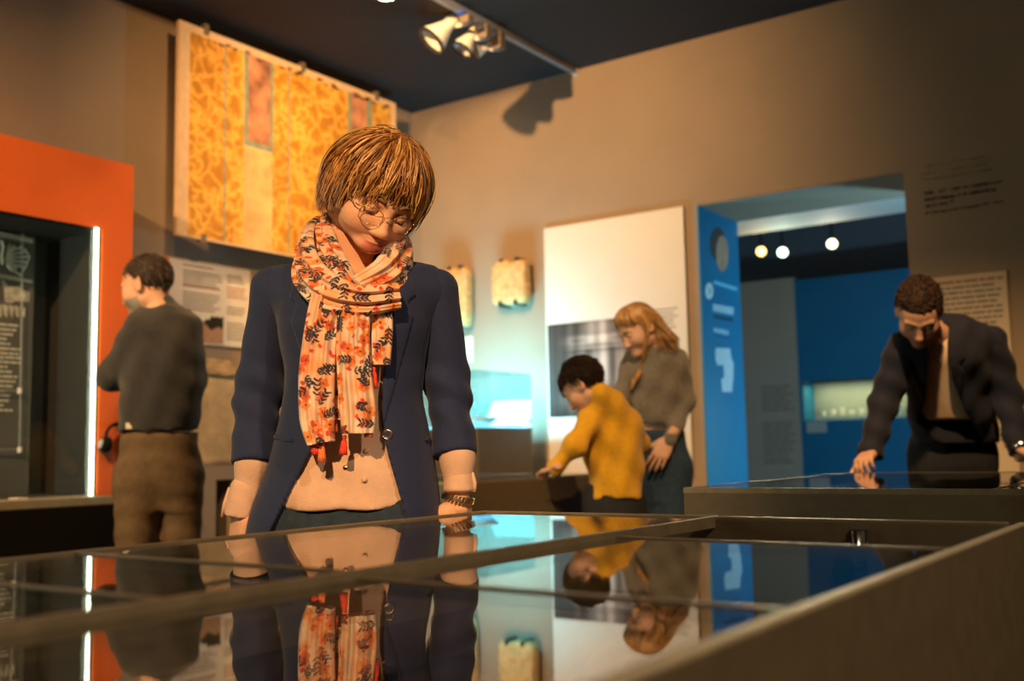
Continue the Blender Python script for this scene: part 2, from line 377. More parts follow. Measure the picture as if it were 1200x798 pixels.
# ------------------------------------------------------------------ white panel with the grey photograph
u0, v1 = wall_uv(637.3, 268.3, 'y', YW-.02); u1, v0 = wall_uv(813, 557.6, 'y', YW-.02); u1 = wall_uv(806, 400, 'y', YW-.02)[0]
t = thing('exhibition_panel', ((u0+u1)/2, YW, v0), 'tall white wall panel with a dark photograph, behind the blonde woman', 'panel')
part('board', slab('y', YW-.001, rect(u0, v0, u1, v1), .019), M['cream'], t)
pu0, pv1 = wall_uv(641.5, 381, 'y', YW-.021); pv0 = wall_uv(645, 489.5, 'y', YW-.021)[1]; pu1 = wall_uv(742, 430, 'y', YW-.021)[0]
NX, NZ = 70, 80
gx, gz = np.meshgrid(np.linspace(0, 1, NX), np.linspace(0, 1, NZ))
def blob(x, z, cx, cz, a, b, p=2): return np.exp(-((np.abs(x-cx)/a)**p+(np.abs(z-cz)/b)**p))
lum = .16+.16*blob(gx, gz, .55, .62, .5, .5)
lum += .42*blob(gx, gz, .62, .80, .36, .05, 4)-.22*blob(gx, gz, .38, .80, .10, .03, 3)-.22*blob(gx, gz, .84, .80, .09, .03, 3)
lum += .35*blob(gx, gz, .62, .93, .16, .10, 3)+.2*blob(gx, gz, .62, .72, .33, .015, 4)-.12*blob(gx, gz, .62, .685, .35, .012, 4)
lum += .38*blob(gx, gz, .64, .5, .10, .22, 5)+.26*blob(gx, gz, .86, .45, .06, .26, 5)+.18*blob(gx, gz, .40, .55, .06, .14, 5)
lum += .22*blob(gx, gz, .9, .28, .16, .14)+.2*blob(gx, gz, .35, .18, .2, .10)
lum *= (.82+.18*np.sin(gx*40)*np.sin(gx*9+2))
tint = np.stack([lum*1.16, lum*.97, lum*.86], -1); tint = np.clip(tint, .02, 1)**1.7
mb = MB(); mb.v = [(pu0+(pu1-pu0)*a, YW-.0215, pv0+(pv1-pv0)*b) for a, b in zip(gx.ravel(), gz.ravel())]
mb.f = [(j*NX+i, j*NX+i+1, (j+1)*NX+i+1, (j+1)*NX+i) for j in range(NZ-1) for i in range(NX-1)]; mb.c = tint.reshape(-1, 3)
part('photograph', mb, mat_attr('photo_print', .9, spec=.05), t, label='dark grey photograph of a carved basin on columns')
part('caption_text', words('y', YW-.02, wall_uv(768, 360, 'y', YW)[0], wall_uv(797, 360, 'y', YW)[0], wall_uv(780, 362, 'y', YW)[1], 6, .022, .008, 4), M['ink'], t, kind='stuff')

# ------------------------------------------------------------------ text panel right of the doorway, wall quotation
a = wall_uv(1090, 326, 'y', YW-.02); b = wall_uv(1178.8, 317, 'y', YW-.02)
u0, u1, v1, v0 = a[0]-.02, b[0], (a[1]+b[1])/2, .72
t = thing('exhibition_panel', ((u0+u1)/2, YW, v0), 'beige wall panel full of small text behind the man in the navy blazer', 'panel')
part('board', slab('y', YW, rect(u0, v0, u1, v1), .02), mat('panel_beige', rgb(206, 184, 150), .7, var=.02, vscale=6), t)
part('heading_text', words('y', YW-.02, u0+.05, u0+.36, v1-.025, 1, .03, .014, 8, ragged=.05), M['ink_red'], t, kind='stuff')
part('body_text', words('y', YW-.02, u0+.05, u1-.02, v1-.055, 16, .0265, .011, 9), M['ink'], t, kind='stuff')
part('body_text', words('y', YW-.02, u0+.05, u1-.02, v1-.52, 12, .0265, .011, 10), M['ink'], t, kind='stuff')
def line_words(pxs, m_, nm):
    mb = MB()
    for i, (xa, ya, xb, yb, hh) in enumerate(pxs):
        ua, va = wall_uv(xa, ya, 'y', YW-.002); ub, vb = wall_uv(xb, yb, 'y', YW-.002); hz = hh*4.9/FPX
        w_ = words('y', YW-.0004, ua, ub, (va+vb)/2+hz/2, 1, 1, hz, 30+i, gap=.15, ragged=0, glyph=True); n = len(mb.v); mb.v += w_.v; mb.f += [tuple(k+n for k in f) for f in w_.f]
    return mb
def seg(zx0, zy0, zx1, zy1, h): return (1070+zx0/9.975, 175+zy0/9.975, 1070+zx1/9.975, 175+zy1/9.975, h)
c0 = wall_uv(1120, 215, 'y', YW)
t = thing('wall_quotation', (c0[0], YW, c0[1]), 'pale and dark lettered quotation painted on the wall right of the doorway', 'lettering')
part('pale_lettering', line_words([seg(60, 210, 80, 208, 3), seg(105, 205, 250, 190, 3.2), seg(270, 185, 330, 178, 3.2), seg(350, 165, 500, 145, 3.2), seg(530, 140, 580, 133, 3.2), seg(605, 125, 845, 85, 3.2),
     seg(110, 280, 330, 255, 3.2), seg(350, 250, 590, 215, 3.2), seg(615, 205, 670, 198, 3.2), seg(695, 190, 860, 160, 3.2), seg(895, 135, 915, 133, 3)], M['ink_pale'], 'pale'), M['ink_pale'], t, kind='stuff')
part('pale_credit', line_words([seg(120, 355, 165, 350, 2.4), seg(200, 350, 480, 310, 2.4), seg(510, 300, 620, 285, 2.4), seg(645, 275, 760, 260, 2.4), seg(795, 250, 910, 232, 2.6)], M['ink_pale'], 'pc'), mat('faint_ink', rgb(172, 146, 104), .8), t, kind='stuff')
part('dark_lettering', line_words([seg(85, 520, 105, 517, 3), seg(130, 512, 270, 498, 3.2), seg(305, 490, 415, 476, 3.2), seg(440, 465, 560, 448, 3.2), seg(585, 445, 635, 437, 3.2), seg(655, 430, 1035, 383, 3.2),
     seg(130, 590, 490, 545, 3.2), seg(515, 535, 635, 518, 3.2), seg(660, 512, 765, 498, 3.2), seg(795, 490, 985, 468, 3.2), seg(135, 668, 195, 660, 3.2), seg(225, 655, 400, 630, 3.2), seg(430, 605, 460, 600, 3)], M['ink_dark'], 'dark'), M['ink_dark'], t, kind='stuff')
part('dark_credit', line_words([seg(140, 745, 185, 740, 2.4), seg(220, 735, 530, 700, 2.4), seg(570, 690, 770, 655, 2.4), seg(800, 645, 890, 630, 2.6), seg(950, 620, 1055, 608, 2.6)], M['ink_dark'], 'dc'), mat('brown_ink', rgb(84, 60, 36), .8), t, kind='stuff')

# ------------------------------------------------------------------ blue jamb graphic
JX = DX0+.012
def jamb(pts, t_=.001): return slab('x', JX, [wall_uv(x, y, 'x', JX) for x, y in pts], t_)
t = thing('jamb_graphic', (DX0, YW+TH/2, 0), 'bright blue graphic panel with a portrait lining the side of the doorway', 'panel')
part('board', B((DX0, YW-.002, 0), (JX, YW+TH, DZ)), M['teal'], t)
def zj(x, y): return (815+x/5.32, 320+y/5.32)
def ell(cx, cy, a, b, n=28): return [(cx+a*math.cos(2*math.pi*i/n), cy+b*math.sin(2*math.pi*i/n)) for i in range(n)]
part('portrait_hair', jamb(ell(841, 286, 9.5, 20)), mat('print_hair', rgb(74, 60, 54), .7), t)
part('portrait_face', jamb(ell(846, 297, 7.2, 21), .002), mat('print_skin', rgb(196, 140, 104), .7, var=.25, vscale=9), t)
part('round_emblem', jamb(ell(*zj(85, 112), 4.6, 9.6)), M['white'], t)
part('emblem_mark', jamb([zj(78, 90), zj(88, 92), zj(96, 112), zj(86, 135), zj(78, 125), zj(90, 112)], .002), mat('emblem_blue', rgb(90, 150, 180), .7), t)
part('rule_line', jamb([zj(112, 44), zj(258, 90), zj(258, 112), zj(112, 66)]), mat('print_paleblue', rgb(110, 190, 220), .7), t)
part('name_text', jamb([zj(106, 190), zj(236, 214), zj(236, 262), zj(106, 236)]), mat('print_grey', rgb(176, 196, 206), .7, var=.35, vscale=60), t)
part('dark_text', jamb([zj(112, 258), zj(232, 280), zj(232, 306), zj(112, 282)]), M['navyprint'], t)
part('small_text', jamb([zj(112, 338), zj(206, 360), zj(206, 388), zj(112, 366)]), mat('print_grey2', rgb(150, 184, 200), .7, var=.35, vscale=60), t)
part('dark_text', jamb([zj(118, 376), zj(212, 398), zj(212, 414), zj(118, 392)]), mat('print_mid', rgb(4, 96, 136), .7), t)
part('block_numeral', jamb([zj(124, 466), zj(214, 470), zj(222, 530), zj(236, 560), zj(234, 655), zj(226, 742), zj(166, 740), zj(160, 660), zj(178, 650), zj(174, 574), zj(136, 574), zj(124, 540)]), mat('print_white', rgb(200, 206, 208), .7, var=.12, vscale=60), t)

# ------------------------------------------------------------------ room beyond
YF = 10.0
ub = lambda x: wall_uv(x, 430, 'y', YF)[0]
zb = lambda x, y: wall_uv(x, y, 'y', YF)[1]
zt2 = zb(1000, 322)
t = thing('partition_panel', ((ub(866)+ub(938))/2, YF, 0), 'tall beige text panel standing beside the blue wall beyond the doorway', 'panel')
part('board', B((ub(840), YF-.05, 0), (ub(937), YF+.05, zb(900, 329))), mat('beige_board', rgb(186, 160, 140), .7, var=.04, vscale=3), t)
for k, (ya, n) in enumerate(((452, 7), (494, 9), (536, 2))):
    part('body_text', words('y', YF-.05, ub(893), ub(933), zb(912, ya), n, .038, .02, 50+k), mat('ink_b%d' % k, rgb(148, 126, 108), .8), t, kind='stuff')
nz0, nz1, nx0, nx1 = zb(1000, 491), zb(1000, 444), ub(941), ub(1064)
t = thing('showcase_wall', ((ub(937)+ub(1120))/2, YF, 0), 'deep blue partition wall with a greenish lit niche beyond the doorway', 'partition')
bx1 = ub(1140)
part('wall_field', MB().box((ub(937), YF-.04, 0), (bx1, YF+.3, nz0)).box((ub(937), YF-.04, nz1), (bx1, YF+.3, zt2)).box((ub(937), YF-.04, nz0), (nx0, YF+.3, nz1)).box((nx1, YF-.04, nz0), (bx1, YF+.3, nz1)), M['blue'], t)
nm_ = mat('niche_green', rgb(150, 147, 138), .8, var=.1, vscale=5)
part('niche_back', B((nx0, YF+.28, nz0), (nx1, YF+.3, nz1)), nm_, t)
part('light_housing', B((nx0+.05, YF+.02, nz1-.02), (nx1-.05, YF+.05, nz1)), M['steel'], t)
area('niche_light', ((nx0+nx1)/2, YF+.1, nz1-.03), ((nx0+nx1)/2, YF+.14, nz0), 4, (.85, .95, .5), nx1-nx0-.1, .05)
part('glass_pane', B((nx0, YF-.03, nz0), (nx1, YF-.024, nz1)), M['glass'], t)
part('label_plate', B((ub(944), YF-.055, zb(955, 507)), (ub(967), YF-.04, zb(955, 494))), mat('plate_beige', rgb(190, 176, 170), .7), t)
sh = B((ub(954), YF+.06, zb(985, 489)), (ub(1052), YF+.2, zb(985, 489)+.02)); part('shelf', sh, M['lamp'], t)
for k in range(9):
    x = ub(957+k*11.2); z0 = zb(985, 489)+.02; h = .045+.015*(k % 3)
    o = MB().lathe([(0, 0), (.022, 0), (.03, h*.4), (.024, h*.75), (.028, h), (0, h)], (x, YF+.13, z0), (0, 0, 1), 14).build('small_vessel', M['lamp'], smooth=True)
    tag(o, 'tiny pale vessel standing in the row inside the green-lit niche', 'vessel', 'vessels in the niche')
sl = B((-5.2, Y2+.02, 2.78), (.3, 8.3, 2.9)); struct('ceiling_beyond_low', sl, mat('pale_soffit', rgb(205, 205, 202), .8, var=.04, vscale=3))
def room2_spot(px, py, name, label, c, st):
    y = 9.0; q = hit(px, py, 'y', y); t = thing('track_spotlight', (q.x, y, q.z), label, 'spotlight', 'spotlights beyond the doorway')
    d = (Vector((0, 0, 1))-q).normalized(); d = Vector((d.x, d.y, d.z-.25)).normalized()
    part('lamp_head', MB().lathe([(0, -.12), (.035, -.12), (.04, -.02), (.055, .05), (.055, .062), (.046, .062), (.046, .05), (0, .05)], q, d, 20), M['steel'], t, True)
    part('bulb', MB().lathe([(0, .056), (.043, .056)], q, d, 20), emit(name, c, st), t)
    spot('track_spot_beyond', q+d*.075, q+d*2, 55, c[:3], 120, 1, .04)
    part('stem', MB().tube([q-d*.06, (q.x-d.x*.06, q.y-d.y*.06, 3.6)], .012, 8), M['steel'], t)
room2_spot(892, 293, 'bulb_warm', 'black spotlight with a yellowish glowing bulb beyond the doorway', (1, .62, .2, 1), 4)
room2_spot(917, 294, 'bulb_white', 'black spotlight with a cool white glowing bulb beyond the doorway', (.75, 1, .8, 1), 5)
room2_spot(975, 284, 'bulb_mid', 'black spotlight with a pale glowing bulb, set apart from the other two beyond the doorway', (1, .9, .6, 1), 4)
# blue light from the side of the room beyond that lies outside the frame: it falls on the jamb and the low soffit
point('showcase_beyond_offscreen', (-.9, 6.7, 1.12), 110, (.3, .72, 1), .08)

# ------------------------------------------------------------------ painting on the left wall
PX = XW+.2
a = hit(211.3, 20.7, 'x', PX); b = hit(463.9, 123.2, 'x', PX); c = hit(206, 275, 'x', PX)
py0, py1, pz1, pz0 = (a.y+c.y)/2, b.y, (a.z+b.z)/2, c.z
t = thing('wall_painting', (XW, (py0+py1)/2, pz0), 'large golden patterned wall painting with figure strips, hung high on the left wall', 'painting')
part('canvas_board', B((PX-.025, py0, pz0), (PX, py1, pz1)), mat('canvas_edge', rgb(222, 184, 138), .8, var=.08, vscale=20), t)
for yy in (py0+.3, py1-.3):
    for zz in (pz0+.2, pz1-.25): part('standoff', B((XW, yy-.02, zz-.02), (PX-.025, yy+.02, zz+.02)), M['steel'], t)
def gold():
    mt, nt, b_ = nodes_of('gold_cells'); b_.inputs['Roughness'].default_value = .75
    tc = nt.nodes.new('ShaderNodeTexCoord'); n = nt.nodes.new('ShaderNodeTexNoise'); n.inputs['Scale'].default_value = 9; n.inputs['Detail'].default_value = 3
    mx = nt.nodes.new('ShaderNodeMixRGB'); mx.inputs[0].default_value = .2
    nt.links.new(tc.outputs['Object'], mx.inputs[1]); nt.links.new(tc.outputs['Object'], n.inputs['Vector']); nt.links.new(n.outputs['Color'], mx.inputs[2])
    v = nt.nodes.new('ShaderNodeTexVoronoi'); v.feature = 'DISTANCE_TO_EDGE'; v.inputs['Scale'].default_value = 12
    r = nt.nodes.new('ShaderNodeValToRGB'); nt.links.new(mx.outputs[0], v.inputs['Vector']); nt.links.new(v.outputs['Distance'], r.inputs[0])
    r.color_ramp.elements[0].position = .03; r.color_ramp.elements[0].color = rgb(224, 168, 70); r.color_ramp.elements[1].position = .30; r.color_ramp.elements[1].color = rgb(178, 118, 24)
    e = r.color_ramp.elements.new(.10); e.color = rgb(204, 140, 38)
    n2 = nt.nodes.new('ShaderNodeTexNoise'); n2.inputs['Scale'].default_value = 3; m2 = nt.nodes.new('ShaderNodeMixRGB'); m2.blend_type = 'OVERLAY'; m2.inputs[0].default_value = .55
    nt.links.new(tc.outputs['Object'], n2.inputs['Vector']); nt.links.new(r.outputs[0], m2.inputs[1]); nt.links.new(n2.outputs['Fac'], m2.inputs[2]); nt.links.new(m2.outputs[0], b_.inputs['Base Color'])
    return mt
G = gold()
def pu(x): return hit(x, 200, 'x', PX).y
def pz(x, y): return hit(x, y, 'x', PX).z
zt_, zb_ = pz1-.045, pz0+.012
for xa, xb in ((221, 285), (319, 408), (436, 458)):
    part('gold_field', slab('x', PX, rect(pu(xa), zb_, pu(xb), zt_), .002), G, t)
fig = mat('figure_paint', rgb(176, 116, 80), .8, var=.55, vscale=9); fig2 = mat('faded_figure', rgb(226, 170, 104), .8, var=.25, vscale=8); tealb = mat('teal_band', rgb(132, 140, 112), .8, var=.2, vscale=20)
zm = pz(302, 174)
part('figure_strip', slab('x', PX, rect(pu(290), zm+.03, pu(316), zt_), .002), fig, t, label='brown painted figure in a teal border')
for xa, xb in ((285.5, 290), (316, 319.5)): part('border_band', slab('x', PX, rect(pu(xa), zm, pu(xb), zt_), .003), tealb, t)
part('border_band', slab('x', PX, rect(pu(290), zm, pu(316), zm+.03), .003), tealb, t)
part('figure_strip', slab('x', PX, rect(pu(285.5), zb_, pu(319), zm-.01), .002), fig2, t, label='faded pink and yellow painted strip')
part('figure_strip', slab('x', PX, rect(pu(412), zb_, pu(430), zt_), .002), fig, t)
for xa, xb in ((408, 412), (430, 436)): part('border_band', slab('x', PX, rect(pu(xa), zb_, pu(xb), zt_), .003), tealb, t)
for xa in (262, 337): part('pale_line', slab('x', PX, rect(pu(xa), zb_, pu(xa+2), zt_), .003), tealb, t)
stn = mat('stain', rgb(96, 52, 34), .8, var=.3, vscale=40); rr = random.Random(4); mb = MB()
for k in range(26):
    y = pu(226)+(pu(455)-pu(226))*rr.random(); z = pz1-.035-rr.random()*.03
    mb.prism([(PX, y+.03*rr.uniform(.5, 1)*math.cos(q), z+.009*rr.uniform(.6, 1)*math.sin(q)) for q in np.linspace(0, 6.28, 9)[:-1]], (.0035, 0, 0))
part('dark_stain', mb, stn, t, kind='stuff')
for x in (240, 355, 442):
    part('clip', B((PX-.03, pu(x)-.015, pz1-.03), (PX+.006, pu(x)+.015, pz1+.03)), M['gear'], t)
for x in (239,):
    part('clip', B((PX-.03, pu(x)-.015, pz0-.02), (PX+.006, pu(x)+.015, pz0+.03)), M['gear'], t)

# ------------------------------------------------------------------ text panel and stone relief on the left wall
a = hit(198.7, 301.3, 'x', XW+.02); b = hit(293.3, 317.3, 'x', XW+.02); zb1 = hit(280, 407, 'x', XW+.02).z
z1 = (a.z+b.z)/2; y0, y1 = a.y, b.y
t = thing('exhibition_panel', (XW, (y0+y1)/2, zb1), 'cream text panel with a small landscape photo behind the man in the dark sweater', 'panel')
part('board', slab('x', XW, rect(y0, zb1, y1, z1), .02), M['cream'], t)
part('orange_edge', slab('x', XW, rect(y0-.018, zb1, y0, z1), .02), M['orange'], t)
W_ = y1-y0; H_ = z1-zb1
for k, (u0, u1, vt, n, mm) in enumerate(((.16, .64, .05, 1, 'ink_red'), (.16, .64, .12, 5, 'ink'), (.16, .62, .30, 1, 'ink_red'), (.16, .64, .38, 6, 'ink'), (.70, .95, .10, 3, 'ink'), (.70, .97, .25, 4, 'ink_red'), (.70, .95, .50, 3, 'ink'), (.70, .97, .70, 6, 'ink'))):
    part('body_text', words('x', XW+.02, y0+u0*W_, y0+u1*W_, z1-vt*H_, n, .018, .008, 70+k), M[mm], t, kind='stuff')
NX, NZ = 40, 30; gx, gz = np.meshgrid(np.linspace(0, 1, NX), np.linspace(0, 1, NZ))
hill = .62+.12*np.sin(gx*5+1)+.05*np.sin(gx*17); tr = .82+.18*np.clip((gx-.55)*4, -1, .6)+.03*np.sin(gx*40)
c_ = np.where((gz > hill)[..., None], np.array([.035, .03, .018]), np.array([.42, .24, .15])*(.8+.4*RNG.random((NZ, NX, 1)))); c_ = np.where((gz > tr)[..., None], np.array([.72, .66, .55]), c_)
mb = MB(); ua, ub_, va, vb = y0+.22*W_, y0+.655*W_, z1-.985*H_, z1-.62*H_
mb.v = [(XW+.021, ua+(ub_-ua)*p, va+(vb-va)*q_) for p, q_ in zip(gx.ravel(), gz.ravel())]; mb.f = [(j*NX+i, j*NX+i+1, (j+1)*NX+i+1, (j+1)*NX+i) for j in range(NZ-1) for i in range(NX-1)]; mb.c = c_.reshape(-1, 3)
part('landscape_photo', mb, mat_attr('photo_print_small', .9, spec=.05), t)
# stone stele on a plinth
SX = XW+.22
a = hit(226, 545, 'x', SX); b = hit(292, 425, 'x', SX); sy0, sy1 = hit(205, 480, 'x', SX).y, hit(290, 480, 'x', SX).y
sz0, szm, szt = hit(255, 546, 'x', SX).z, hit(262, 440, 'x', SX).z, hit(262, 421, 'x', SX).z
t = thing('stone_plinth', (XW+.13, (sy0+sy1)/2, 0), 'low beige block carrying the pale stone slab by the left wall', 'plinth')
ra, rb, rz = hit(253, 600, 'x', XW+.26).y, hit(273, 600, 'x', XW+.26).y, hit(262, 562, 'x', XW+.26).z
part('plinth_body', MB().box((XW+.002, sy0-.05, 0), (XW+.26, ra, sz0)).box((XW+.002, rb, 0), (XW+.26, sy1+.1, sz0)).box((XW+.002, ra, rz), (XW+.26, rb, sz0)).box((XW+.002, ra, 0), (XW+.03, rb, rz)), M['wall'], t)
t = thing('stone_slab', (XW+.12, (sy0+sy1)/2, sz0), 'pale carved stone slab with a moulded top, behind the man in the dark sweater', 'stone slab')
rr = random.Random(2)
def rough_box(lo, hi, n, amp):
    bm = bmesh.new(); bmesh.ops.create_cube(bm, size=1); bmesh.ops.subdivide_edges(bm, edges=bm.edges[:], cuts=n, use_grid_fill=True)
    mb = MB(); bm.verts.ensure_lookup_table()
    for v in bm.verts: mb.v.append(tuple(lo[i]+(hi[i]-lo[i])*(v.co[i]+.5)+rr.uniform(-amp, amp) for i in range(3)))
    mb.f = [tuple(v.index for v in f.verts) for f in bm.faces]; bm.free(); return mb
part('slab_body', rough_box((XW+.02, sy0, sz0), (SX, sy1, szm), 10, .004), M['stone2'], t, True)
part('moulding', rough_box((XW+.02, sy0+.05, szm), (SX+.02, sy1-.04, szm+.02), 8, .003), M['stone2'], t)
part('moulding', rough_box((XW+.02, sy0+.09, szm+.02), (SX-.02, sy1-.07, szm+.05), 8, .004), M['stone2'], t)
part('crown_piece', rough_box((XW+.02, sy0+.11, szm+.05), (SX-.03, sy1-.09, szt), 8, .005), M['stone2'], t)

# ------------------------------------------------------------------ orange showcase at the left
OX = XW+.45
a = hit(157, 194.3, 'x', OX); oy1, oz1 = a.y, a.z
g = hit(120, 268, 'x', OX); gy1, gz1 = g.y, g.z; gz0 = hit(106, 582, 'x', OX).z; gy0 = -.6
oy0 = -1.2
t = thing('wall_showcase', (OX-.2, (oy0+oy1)/2, 0), 'orange built-in showcase with a dark glazed niche and a glowing vertical light tube', 'showcase')
part('orange_front', MB().box((XW, gy1, 0), (OX, oy1, oz1)).box((XW, oy0, gz1), (OX, gy1, oz1)).box((XW, oy0, 0), (OX, gy1, gz0)).box((XW, oy0, gz0), (OX, gy0, gz1)), M['orange'], t)
dk = mat('niche_dark', rgb(42, 41, 38), .7, var=.15, vscale=4)
part('niche_back', B((XW, gy0, gz0), (XW+.02, gy1, gz1)), dk, t)
part('niche_side', B((XW+.02, gy1-.01, gz0), (OX-.012, gy1, gz1)), dk, t)
part('niche_top', B((XW+.02, gy0, gz1-.01), (OX-.012, gy1-.01, gz1)), dk, t); part('niche_base', B((XW+.02, gy0, gz0), (OX-.012, gy1-.01, gz0+.01)), dk, t)
ty = hit(110, 420, 'x', OX+.004).y
part('light_tube', MB().tube([(OX+.004, ty, gz0+.003), (OX+.004, ty, gz1-.003)], .0078, 12), emit('led_green_white', (.80, 1, .72, 1), 7), t, label='glowing greenish white light tube')
part('glass_pane', B((OX-.012, gy0, gz0), (OX-.004, gy1, gz1)), M['glass'], t)
# shelf and black plinth in front
fx = OX+.3
q0 = hit(150, 590, 'x', fx); bz = q0.z; sy = hit(133, 585, 'x', fx-.04).y
t = thing('showcase_plinth', (OX+.15, (oy0+q0.y)/2, 0), 'black plinth with a pale stone shelf in front of the orange showcase', 'plinth')
part('plinth_body', B((OX, oy0, 0), (fx, q0.y, bz)), M['black'], t, bevel=.002)
part('shelf', B((OX, oy0, bz), (fx-.04, sy, bz+.034)), mat('shelf_grey', rgb(150, 142, 118), .5, var=.1, vscale=20), t, bevel=.002)
part('caption_tag', B((OX+.05, hit(18, 580, 'x', OX+.1).y, bz+.034), (OX+.12, hit(30, 580, 'x', OX+.1).y, bz+.04)), M['lamp'], t)
# printed graphic sheet inside the niche
SXp = XW+.14
su = lambda x, y=400: hit(x, y, 'x', SXp+.006)
y1p = su(38).y; zlo = hit(20, 570, 'x', SXp+.006).z; zhi = gz1-.02
t = thing('graphic_sheet', (SXp, (y1p-1.2+y1p)/2, gz0), 'dark olive printed sheet with white ornament drawings inside the orange showcase', 'graphic panel')
part('sheet', B((SXp, y1p-1.2, gz0), (SXp+.006, y1p, zhi)), mat('sheet_olive', rgb(84, 82, 76), .6, var=.15, vscale=3), t)
def zs(x, y): q = hit(x/6.65, 265+y/6.65, 'x', SXp+.007); return (q.y, q.z)
def stroke(pts, w_):
    mb = MB(); P_ = [Vector((SXp+.0062, *zs(*q))) for q in pts]; mb.tube(P_, w_*.0022, 5); return mb
wl = mat('print_line', rgb(206, 202, 186), .6)
mb = MB()
def addm(a_): n = len(mb.v); mb.v.extend(a_.v); mb.f.extend([tuple(i+n for i in f) for f in a_.f])
for pts, w_ in (([(-300, -20), (255, 112)], 2), ([(-300, 8), (255, 128)], 1.5), ([(-300, 318), (250, 428)], 2), ([(-300, 340), (250, 440)], 1.5)): addm(stroke(pts, w_))
for k in range(9):
    an = R(-72+k*17); L_ = 190 if 2 <= k <= 6 else 150
    addm(stroke([(35, 248), (35+L_*.5*math.cos(an), 248+L_*.5*math.sin(an)*1.1), (35+L_*math.cos(an)*.95, 248+L_*math.sin(an)*.75)], 2.6))
addm(stroke([(60, 180), (130, 172), (195, 180), (232, 240), (205, 310), (160, 385), (90, 330), (40, 262)], 2))
addm(stroke([(10, 110), (25, 160), (10, 240), (22, 300)], 3))
part('ornament_print', mb, wl, t, kind='stuff')
mb = MB()
def solid(pts): addm(MB().prism([(SXp+.006, *zs(*q)) for q in pts], (.001, 0, 0)))
solid([(5, 410), (35, 425), (62, 470), (160, 470), (165, 500), (232, 510), (225, 590), (110, 585), (95, 600), (40, 590), (30, 480)])
for k in range(5): solid([(-20+k*45, 600+k*5), (20+k*45, 620+k*5), (10+k*45, 715), (-12+k*45, 690)])
part('figure_print', mb, mat('print_fill', rgb(176, 171, 156), .6, var=.45, vscale=40), t, kind='stuff')
for k, (za, n) in enumerate(((380, 8), (418, 12))):
    zz = hit(15, za, 'x', SXp+.007).z
    part('body_text', words('x', SXp+.006, y1p-.7, y1p-.05, zz, n, .0215, .009, 90+k, ragged=.12), wl, t, kind='stuff')
part('red_word', B((SXp+.006, hit(-8, 411, 'x', SXp+.006).y, hit(0, 413, 'x', SXp+.006).z), (SXp+.0075, hit(4, 411, 'x', SXp+.006).y, hit(0, 410, 'x', SXp+.006).z)), M['ink_red'], t)
cb = hit(22, 420, 'x', XW+.2); 
for za, zb2 in ((458, 528),):
    pass
part('hanging_wire', MB().tube([(SXp+.03, hit(26, 300, 'x', SXp+.03).y, zhi), (SXp+.03, hit(23, 527, 'x', SXp+.03).y, hit(22, 527, 'x', SXp+.03).z)], .003, 6), M['grey'], t)
for yy in (458, 527):
    q = hit(23, yy, 'x', SXp+.03); part('wire_clamp', MB().lathe([(0, -.012), (.01, -.012), (.01, .012), (0, .012)], q, (0, 0, 1), 10), M['lamp'], t)
    part('shelf_rod', MB().tube([(q.x, q.y, q.z), (q.x, q.y-1.0, q.z)], .004, 6), M['grey'], t)
area('showcase_tube_offscreen', (OX-.03, gy0+.06, (gz0+gz1)/2), (XW+.15, gy1-.9, (gz0+gz1)/2), 45, (.86, 1, .72), .04, gz1-gz0-.1)

# headphones hanging on the orange front
q = hit(136, 512, 'x', OX+.02); t = thing('headphones', (OX, q.y, q.z-.06), 'black headphones hanging from a hook on the orange showcase', 'headphones')
bd = [(OX+.035, q.y+.062*math.cos(an), q.z+.06*math.sin(an)) for an in np.linspace(R(-20), R(200), 18)]
part('headband', MB().tube(bd, .007, 8), M['black'], t, True)
for sg in (-1, 1):
    c_ = Vector((OX+.035, q.y+sg*.062, q.z-.035))
    e = part('ear_cup', MB().lathe([(0, -.022), (.03, -.022), (.036, -.01), (.036, .01), (.028, .02), (0, .02)], c_, (.2, 1, .25*sg), 20), M['black'], t, True)
    part('ear_plate', MB().lathe([(0, -.026), (.02, -.025), (.022, -.021), (0, -.021)], c_, (.2, 1, .25*sg), 16), M['grey'], e, True)
part('hook', MB().tube([(OX, q.y, q.z+.055), (OX+.045, q.y, q.z+.05), (OX+.05, q.y, q.z+.07)], .005, 8), M['steel'], t)
part('cable', MB().tube([(OX+.03, q.y+.05, q.z-.07), (OX+.02, q.y+.045, q.z-.2), (OX+.012, q.y+.04, q.z-.36), (OX+.012, q.y+.04, q.z-.5)], .0035, 6), M['black'], t)

